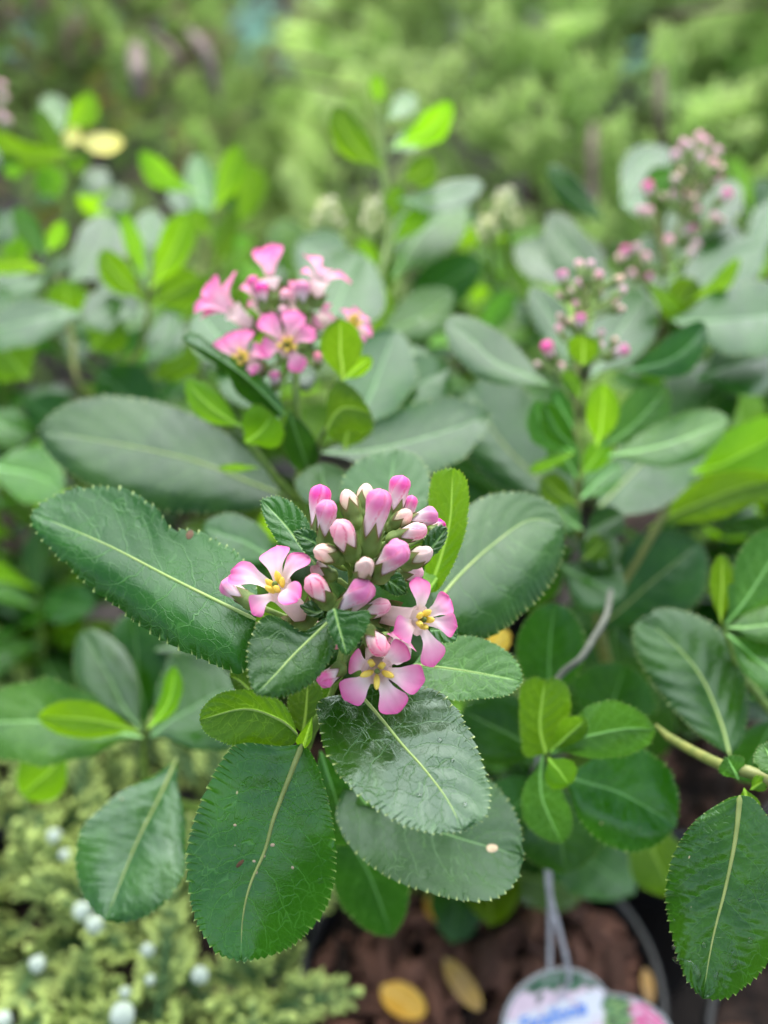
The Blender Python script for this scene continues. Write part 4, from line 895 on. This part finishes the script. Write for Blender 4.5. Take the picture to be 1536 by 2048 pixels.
def spray_mesh(seed):
    r = np.random.default_rng(seed); ps = []
    tipc = (.60, .72, .20); bc = (.07, .16, .05)
    for ax in range(1):
        L = 1.0; bend = r.uniform(-.2, .2)
        pts = [np.array([bend * t * t, t, .25 * t * t]) for t in np.linspace(0, 1, 8)]
        for i in range(7):
            p = pts[i]; dr = pts[i + 1] - pts[i]
            ps.append(finger(p, dr, np.linalg.norm(dr) * 1.15, .036, bc if i < 5 else tipc, bc, nn=4))
            for sd_ in (1, -1):
                if i < 1: continue
                l = (.50 - .045 * i) * r.uniform(.8, 1.2); el = r.uniform(-.3, .9)
                d1 = np.array([sd_ * .75, .75, el * .6]); ps.append(finger(p, d1, l, .034, tipc, bc))
                if l > .3:
                    q = p + d1 / np.linalg.norm(d1) * l * .45
                    ps.append(finger(q, np.array([sd_ * .2, 1, el]), l * .55, .032, tipc, bc)); ps.append(finger(q, np.array([sd_ * 1., .25, el + .3]), l * .4, .030, tipc, bc))
        ps.append(finger(pts[-1], pts[-1] - pts[-2], .2, .05, tipc, bc))
    V, Q, C = join(ps)
    return rawmesh('spray', V, Q, M_JUN, {'col': C})
SPR = [spray_mesh(40 + i) for i in range(5)]
J = thing('low_conifer', 'low yellow-tipped conifer with round white cones in the lower left corner', 'conifer', (-.10, .19, SOILZ))
r = np.random.default_rng(5); cnt = 0
while cnt < 230:
    x = r.uniform(-.185, -.018); y = r.uniform(.115, .30); z = SOILZ + .020 + .034 * r.random() + .010 * math.sin(x * 90) * math.sin(y * 80 + 1)
    if math.hypot(x - .034, y - .2) < .067 or y > .285 - (x + .12) * .45 + .02 * r.random(): continue
    cnt += 1
    out = np.array([x + .10, y - .2, 0]) * 4 + r.normal(size=3) * .6; out[2] = abs(out[2]) * .3 + .25
    inst('spray', SPR[r.integers(5)], frame((x, y, z - .008), out, (r.normal() * .35, -.5 + r.normal() * .35, 1), r.uniform(.022, .036)), J)
for i in range(9):
    a = i * .7; tube('branch', [(-.10, .19, SOILZ), (-.10 + .03 * math.cos(a), .19 + .03 * math.sin(a), SOILZ + .02), (-.10 + .065 * math.cos(a), .19 + .06 * math.sin(a), SOILZ + .022)], [.002, .0016, .001], M_STEMB, J, n=12)
def ball_mesh():
    n, m = 14, 20; ph = np.linspace(0.02, np.pi - .02, n)[:, None]; th = np.linspace(0, 2 * np.pi, m, endpoint=False)[None]
    rr = 1 + .07 * np.sin(3 * th + 2 * ph) * np.sin(ph) + .04 * np.cos(5 * th)
    return rawmesh('cone', np.stack([rr * np.sin(ph) * np.cos(th), rr * np.sin(ph) * np.sin(th), rr * np.cos(ph) + 0 * th], -1).reshape(-1, 3), gridq(n, m, True), M_BERRY)
BALL = ball_mesh()
for x, y, w, dz in [(165, 1822, 44, .0), (190, 1850, 42, 0), (75, 1928, 40, 0), (400, 1950, 40, 0), (108, 1672, 34, 0), (295, 1900, 32, 0), (245, 2030, 60, .01), (8, 2040, 40, 0), (250, 1985, 26, 0), (130, 1710, 26, 0), (300, 1960, 24, 0), (455, 1880, 22, 0)]:
    p, d = onz(x, y, SOILZ + .072 + dz); rr = w / 2.4 / F0 * d
    inst('cone', BALL, frame(p, (rng.normal(), rng.normal(), rng.normal()), (.3, .2, 1), rr), J)
for x, y in [(105, 1700), (85, 1760)]:
    p, d = onz(x, y, SOILZ + .045); inst('spray', SPR[0], frame(p, (0, .5, 1), (0, -1, .3), .012), J)

# ------------------------------------------------------------------ fallen yellow leaves on the bark mulch
def fallen(label, b, t, w, mat, z, fold=.1, bend=0., gy=1.1):
    bp, d = onz(b[0], b[1], z)
    mid = [b, ((b[0] + t[0]) / 2 + 2, (b[1] + t[1]) / 2 + 2), t]
    ax = np.array(t, float) - b; L = np.linalg.norm(ax); ax /= L; nr = np.array([-ax[1], ax[0]]); us = np.array([.08, .25, .5, .75, .93]); ws = np.array([.4, .85, 1, .85, .45]) * w / 2
    cen = np.array(b) + ax * L * us[:, None]
    V, Q, base, lf, lm, rp = build_leaf(mid, cen + nr * ws[:, None], cen - nr * ws[:, None], d, 0, gy, fold=fold, bend=bend, nt=0, rows=ROWS_M, quilt=.0002)
    o = part('fallen_leaf', V, Q, mat, None, base, {'lf': lf, 'lm': lm}); tag(o, label, 'fallen leaf', 'fallen leaves on the mulch')
fallen('bright yellow oval leaf lying flat on the mulch', (762, 1972), (850, 2030), 66, M_YEL, .160)
fallen('long tan and yellow curled leaf on the mulch', (888, 1915), (962, 2022), 46, M_TAN, .162, fold=.7)
fallen('orange yellow leaf on the mulch under the broad spotted leaf', (850, 1795), (915, 1835), 62, M_YEL, .160)
fallen('small tan leaf beside the pot rim', (1290, 1935), (1302, 2008), 26, M_TAN, .158, fold=.3)

# ------------------------------------------------------------------ plant tag on its white loop
def tagmat():
    N = NT('printed_plastic'); at = N.n('ShaderNodeAttribute', attribute_name='col')
    a2 = N.n('ShaderNodeAttribute', attribute_name='clear')
    pr = N.n('ShaderNodeBsdfPrincipled', {'Base Color': at.outputs['Color'], 'Roughness': .18, 'Specular IOR Level': .6})
    sx = N.n('ShaderNodeSeparateXYZ', {0: a2.outputs['Vector']})
    tr = N.n('ShaderNodeBsdfTransparent', {'Color': (.9, .92, .92)})
    gl = N.n('ShaderNodeBsdfPrincipled', {'Base Color': (.5, .52, .52), 'Roughness': .12})
    cl = N.n('ShaderNodeMixShader', {0: .35, 1: tr, 2: gl})
    return N.out(N.n('ShaderNodeMixShader', {0: sx.outputs[0], 1: pr, 2: cl}))
TD, TGY, TBX, TBY = .305, .25, 1170, 2060
def tp(x, y, off=0.):
    Y = -(np.asarray(y, float) - TBY) / F0 * TD
    return P(x, y, TD + TGY * Y - off)
TG = thing('plant_tag', 'round clear plastic plant tag printed with pink flowers, hanging from a white loop', 'plant tag', tuple(P(TBX, TBY, TD)))
out = [(1000, 2075), (1004, 2035), (1020, 1995), (1050, 1962), (1088, 1941), (1130, 1934), (1172, 1944), (1200, 1964), (1218, 1984), (1255, 1990), (1300, 2008), (1336, 2042), (1352, 2090), (1345, 2160), (1300, 2215), (1230, 2240), (1160, 2240), (1085, 2225), (1030, 2180), (1004, 2125)]
oc = spline(out + out[:1], np.linspace(0, 1, 97))[:-1]; ctr = np.array([1175, 2085.]); rws = np.r_[np.linspace(0.02, .93, 40), .955, .98, 1.0]
pp = ctr + (oc[None] - ctr) * rws[:, None, None]
col = np.zeros(pp.shape[:2] + (3,)); clr = np.zeros_like(col)
for i in range(pp.shape[0]):
    for j in range(pp.shape[1]):
        x, y = pp[i, j]; a = noise.noise(Vector((x * .018, y * .018, 3))); b = noise.noise(Vector((x * .06, y * .06, 9))); c = noise.noise(Vector((x * .12, y * .12, 5)))
        gr = np.array([.05, .14, .06]) * (1 + .9 * b); pk = np.array([.80, .62, .70]) * (1 + .12 * b); hp = np.array([.72, .12, .30]) * (1 + .5 * c); wh = np.array([.80, .82, .86]); lg = np.array([.25, .42, .12])
        v = gr
        if y > 1985 + 16 * b and x < 1080 + 30 * b: v = pk
        if x > 1085 and y > 1978 + 14 * b and x < 1210: v = pk
        if abs((y - 2030) + (x - 1140) * .34) < 34 and x < 1205: v = wh if b > -.35 else pk
        if x >= 1205 + 10 * b: v = gr if c > 0 else lg
        if x > 1262 + 12 * b: v = hp if c > -.2 else pk
        if x < 1205 and y > 2070 + 20 * a: v = pk if b > -.1 else gr
        col[i, j] = v * .72; clr[i, j] = 1 if (i >= pp.shape[0] - 3 or (y < 1966 and b > .25)) else 0
nrow, ncol = pp.shape[:2]; f_ = tp(pp[..., 0], pp[..., 1]).reshape(-1, 3); b_ = tp(pp[..., 0], pp[..., 1], -.0004).reshape(-1, 3)
me_ = part('printed_disc', np.vstack([f_, b_]), np.vstack([gridq(nrow, ncol, True), gridq(nrow, ncol, True)[:, ::-1] + nrow * ncol]), tagmat(), TG, None, {'col': np.tile(col.reshape(-1, 3), (2, 1)), 'clear': np.tile(clr.reshape(-1, 3), (2, 1))})
M_BLUE = simple('print_blue', (.06, .25, .75), .3, .5, 0, var=.2)
fc = bpy.data.curves.new('lettering', 'FONT'); fc.body = 'Escallonia'; fc.size = 1; fc.shear = .3; fc.extrude = .01; fc.offset = .012; fc.materials.append(M_BLUE)
_t = bpy.data.objects.new('lettering_curve', fc); fm = bpy.data.meshes.new_from_object(_t); bpy.data.objects.remove(_t); fo = bpy.data.objects.new('lettering', fm); S.collection.objects.link(fo); fo.parent = TG
p0 = tp(1040, 2066, .0003); p1 = tp(1203, 2018, .0003); p2 = tp(1030, 2030, .0003); ex = Vector(p1 - p0); wlen = ex.length; ex.normalize(); ey = Vector(p2 - p0); ey = (ey - ex * ey.dot(ex)).normalized(); ez = ex.cross(ey)
sc_ = wlen / 4.7; M = Matrix((ex * sc_, ey * sc_ * 1.05, ez * sc_)).transposed().to_4x4(); M.translation = Vector(p0 - ORG[TG.name]); fo.matrix_basis = M
tube('tie', [tp(1112, 1992, .0006), tp(1134, 1975, .0012), P(1136, 1935, .303), P(1118, 1860, .300), P(1098, 1780, .295), P(1094, 1715, .29)], [.0007, .0008, .0007], M_STRING, TG, n=40)
tube('tie', [tp(1112, 1994, -.0008), tp(1100, 1960, -.0015), P(1100, 1900, .312), P(1100, 1800, .308), P(1095, 1715, .293), P(1080, 1600, .285), P(1075, 1480, .275)], [.0007, .0008, .0007], M_STRING, TG, n=40)
tw = part
t_ = tube('garden_twine', [P(1068, 1420, .243), P(1100, 1380, .240), P(1126, 1345, .240), P(1160, 1318, .240), P(1185, 1280, .243), P(1212, 1232, .25), P(1222, 1180, .27)], [.00075, .0009, .0008], simple('twine_grey', (.12, .13, .10), .8, .3, 0, scale=700, bump=.0003), None, n=40)
tag(t_, 'thin grey twine running up towards the right shrub stem', 'twine')

# ------------------------------------------------------------------ conifers and backdrop behind
M_CON = colmat('conifer_foliage', .6, .3, .45, scale=60., amt=.0)
def frond(seed, tipc, basec, brown=0.):
    r = np.random.default_rng(seed); V = []; Q = []; C = []; k = 0
    def strip(p, dr, L, w, up):
        nonlocal k
        dr = dr / np.linalg.norm(dr); s = np.cross(dr, up); s /= np.linalg.norm(s) + 1e-9
        c0 = np.array(basec) * r.uniform(.7, 1.2); c1 = np.array(tipc) * r.uniform(.7, 1.25)
        V.extend([p, p + dr * L * .5 + s * w, p + dr * L, p + dr * L * .5 - s * w]); Q.append([k, k + 1, k + 2, k + 3]); C.extend([c0, (c0 + c1) / 2, c1, (c0 + c1) / 2]); k += 4
    for i in range(9):
        t = (i + 1) / 10; p = np.array([.15 * math.sin(t * 3 + seed), t, .2 * t * t]); L = .45 * (1 - t * .6)
        for sd_ in (1, -1):
            dr = np.array([sd_ * .8, .7, r.normal() * .35]); 
            for j in range(3):
                q = p + dr * L * .33 * j; strip(q, dr * 1.0 + r.normal(size=3) * .35, L * .5, .035, np.array([0, .2, 1.]) + r.normal(size=3) * .4)
                strip(q, np.array([sd_ * .2, 1, r.normal() * .4]), L * .45, .03, np.array([0, .2, 1.]) + r.normal(size=3) * .4)
        strip(p, np.array([0, 1., .3]), .2, .035, np.array([.2, 0, 1.]))
    return np.array(V), np.array(Q), np.array(C)
def conifer(label, cx, cy, rx, ry, z0, z1, n, tipc, basec, sc=(.04, .07), seed=1, shade=.9, holes=.0, brown=.12, trunk=None, shape='dome', deadc=(.46, .34, .26), freq=14, kind='conifer_bush'):
    r = np.random.default_rng(seed)
    T = thing(kind, label, 'conifer', (cx, cy, 0.0), 'conifers behind the shrubs')
    fr = [frond(seed * 10 + i, tipc, basec) for i in range(4)]
    dead = [frond(seed * 10 + 5 + i, deadc, tuple(c * .6 for c in deadc)) for i in range(2)]
    Vs, Qs, Cs = [], [], []; off = 0; m = 0; tries = 0
    while m < n and tries < n * 30:
        tries += 1
        th = r.uniform(0, 6.283); v = r.random() ** .8; rad = {'dome': math.sqrt(max(0, 1 - v ** 2.2)), 'cone': (1 - v) ** .8}[shape]
        depth = r.random() ** .5 * .35 + .70
        if math.sin(th) > .35: continue          # the far side is never in view from the path
        x = cx + rx * rad * depth * math.cos(th); y = cy + ry * rad * depth * math.sin(th); z = z0 + (z1 - z0) * v * (0.75 + .25 * depth)
        nz = noise.noise(Vector((x * freq, y * freq, z * freq + seed)))
        if nz < -.5 + holes * 2: 
            if r.random() > .15: continue
        dd = depth + nz * .12
        isd = r.random() < brown + (.4 if depth < .80 else 0)
        V, Q, C = (dead[r.integers(2)] if isd else fr[r.integers(4)])
        outv = np.array([math.cos(th) * .9, math.sin(th) * .9, .9]) + r.normal(size=3) * .5
        outv /= np.linalg.norm(outv); a = np.cross(outv, [0, 0, 1.]) + r.normal(size=3) * .6; a /= np.linalg.norm(a); b = np.cross(a, outv); a = np.cross(outv, b)
        s = r.uniform(*sc); R3 = np.stack([a, outv, b], 1)
        nl = noise.noise(Vector((x * 8, y * 8, z * 8 + seed))); push = (1 + .35 * nl)
        Vs.append((V * s) @ R3.T + np.array([cx + (x - cx) * push, cy + (y - cy) * push, z])); Qs.append(Q + off); off += len(V)
        tone = .75 + .5 * (nz + .5) * r.uniform(.7, 1.2)
        Cs.append(C * np.clip(tone, .7, 1.35)); m += 1
    o = part('foliage', np.vstack(Vs), np.vstack(Qs), M_CON, T, None, {'col': np.vstack(Cs)}, smooth=False); o['kind'] = 'stuff'
    tr = trunk or [(cx, cy, 0), (cx + .01, cy, z1 * .5), (cx, cy, z1 * .92)]
    tube('trunk', tr, [.018, .012, .004], M_WOOD, T, n=16, m=9, bump=.06)
    for i in range(10):
        a = r.uniform(3.3, 6.1); v = r.uniform(.2, .8); h = z0 + (z1 - z0) * v
        tube('branch', [(cx, cy, h * .75), (cx + rx * .45 * math.cos(a), cy + ry * .45 * math.sin(a), h), (cx + rx * .85 * math.cos(a), cy + ry * .85 * math.sin(a), h + .05)], [.006, .004, .0015], M_WOOD, T, n=10, m=6, bump=.05)
    return T
GT, GB = (.22, .42, .07), (.06, .14, .03)
conifer('green conifer at the upper left with brown open patches showing its trunk', -.34, 1.12, .30, .36, .04, .56, 2000, (.56, .76, .22), (.24, .36, .12), sc=(.028, .05), seed=2, holes=.10, brown=.22, shape='cone')
conifer('feathery bright green conifer filling the upper centre', .18, 1.22, .38, .55, -.05, .60, 3000, (.76, .90, .36), (.50, .68, .26), sc=(.04, .065), seed=3, brown=.0, shape='cone', freq=11)
conifer('brown twiggy conifer at the upper right', .40, 1.60, .50, .45, .15, .95, 2300, (.50, .50, .22), (.28, .24, .15), sc=(.03, .06), seed=4, holes=.10, brown=.40, freq=9, shape='cone')
conifer('clumpy green conifer at the right edge above the rear bud spikes', .42, 1.0, .22, .28, .06, .47, 1300, (.60, .84, .24), (.24, .38, .12), sc=(.026, .042), seed=5, holes=.14, brown=.12, freq=16, shape='cone')
conifer('yellow leaved conifer in the upper left corner', -.53, 1.28, .26, .30, .10, .85, 1000, (.80, .72, .06), (.30, .30, .07), sc=(.035, .06), seed=6, holes=.1, brown=.15, shape='cone')
conifer('dark conifer behind the yellow one at the far left', -.50, 1.95, .35, .30, .1, .80, 900, (.24, .34, .12), (.10, .14, .06), sc=(.05, .08), seed=7, brown=.3, shape='cone')
conifer('tall shaded conifer in the distance at the upper right', 1.0, 2.2, .55, .35, .1, 1.3, 1100, (.36, .48, .15), (.16, .20, .09), sc=(.06, .09), seed=8, brown=.3, shape='cone')
M_TRK = simple('trunk_pale', (.27, .21, .18), .8, .3, 0, col2=(.16, .12, .10), scale=60, bump=.002)
C1 = [o for o in S.objects if o.name.startswith('conifer_bush')]
def trk(T, nm, pts, rad, m=M_TRK): tube(nm, [P(*q) for q in pts], rad, m, T, n=14, m=8, bump=.05)
trk(C1[0], 'branch', [(272, 90, .84), (276, 150, .80), (284, 205, .82)], [.006, .007, .006])
trk(C1[0], 'branch', [(375, 60, .86), (415, 110, .82), (436, 200, .84)], [.004, .005, .004])
trk(C1[0], 'branch', [(300, 60, .86), (350, 110, .82), (330, 180, .84)], [.004, .004, .003], M_WOOD)
trk(C1[2], 'branch', [(1180, -20, 1.05), (1120, 90, 1.0), (1060, 200, 1.02)], [.007, .006, .004], M_WOOD)
trk(C1[2], 'branch', [(1500, -10, 1.05), (1470, 60, 1.0), (1440, 130, 1.02)], [.006, .006, .004], M_WOOD)
trk(C1[2], 'trunk', [(1186, 240, .80), (1184, 330, .78), (1182, 440, .78)], [.003, .004, .005], M_WOOD)
trk(C1[3], 'trunk', [(1320, 130, .78), (1318, 230, .76), (1330, 330, .78)], [.004, .005, .006], M_STEMB)
# greenhouse wall far behind
M_PAN = simple('greenhouse_panel', (.55, .80, .70), .4, .4, .75, var=.12, scale=3)
M_PAN2 = simple('greenhouse_panel_grey', (.60, .58, .72), .4, .4, .75, var=.15, scale=3)
M_POST = simple('greenhouse_post', (.16, .15, .22), .5, .4, 0, scale=10)
Wl = thing('greenhouse_wall', 'pale mint and grey greenhouse wall glimpsed between the conifers at the top', 'wall', (0, 2.4, 0))
def boxv(x0, x1, y0, y1, z0, z1):
    return np.array([(x, y, z) for x in (x0, x1) for y in (y0, y1) for z in (z0, z1)]), np.array([[0, 1, 3, 2], [4, 6, 7, 5], [0, 4, 5, 1], [2, 3, 7, 6], [0, 2, 6, 4], [1, 5, 7, 3]])
for i in range(14):
    x = -3.12 + i * .45
    V, Q = boxv(x, x + .44, 2.4, 2.404, .0, 1.3); part('panel', V, Q, M_PAN2 if i % 3 == 1 else M_PAN, Wl, None, smooth=False)
    V, Q = boxv(x - .03, x + .025, 2.34, 2.39, 0, 1.35); part('post', V, Q, M_POST, Wl, None, smooth=False)
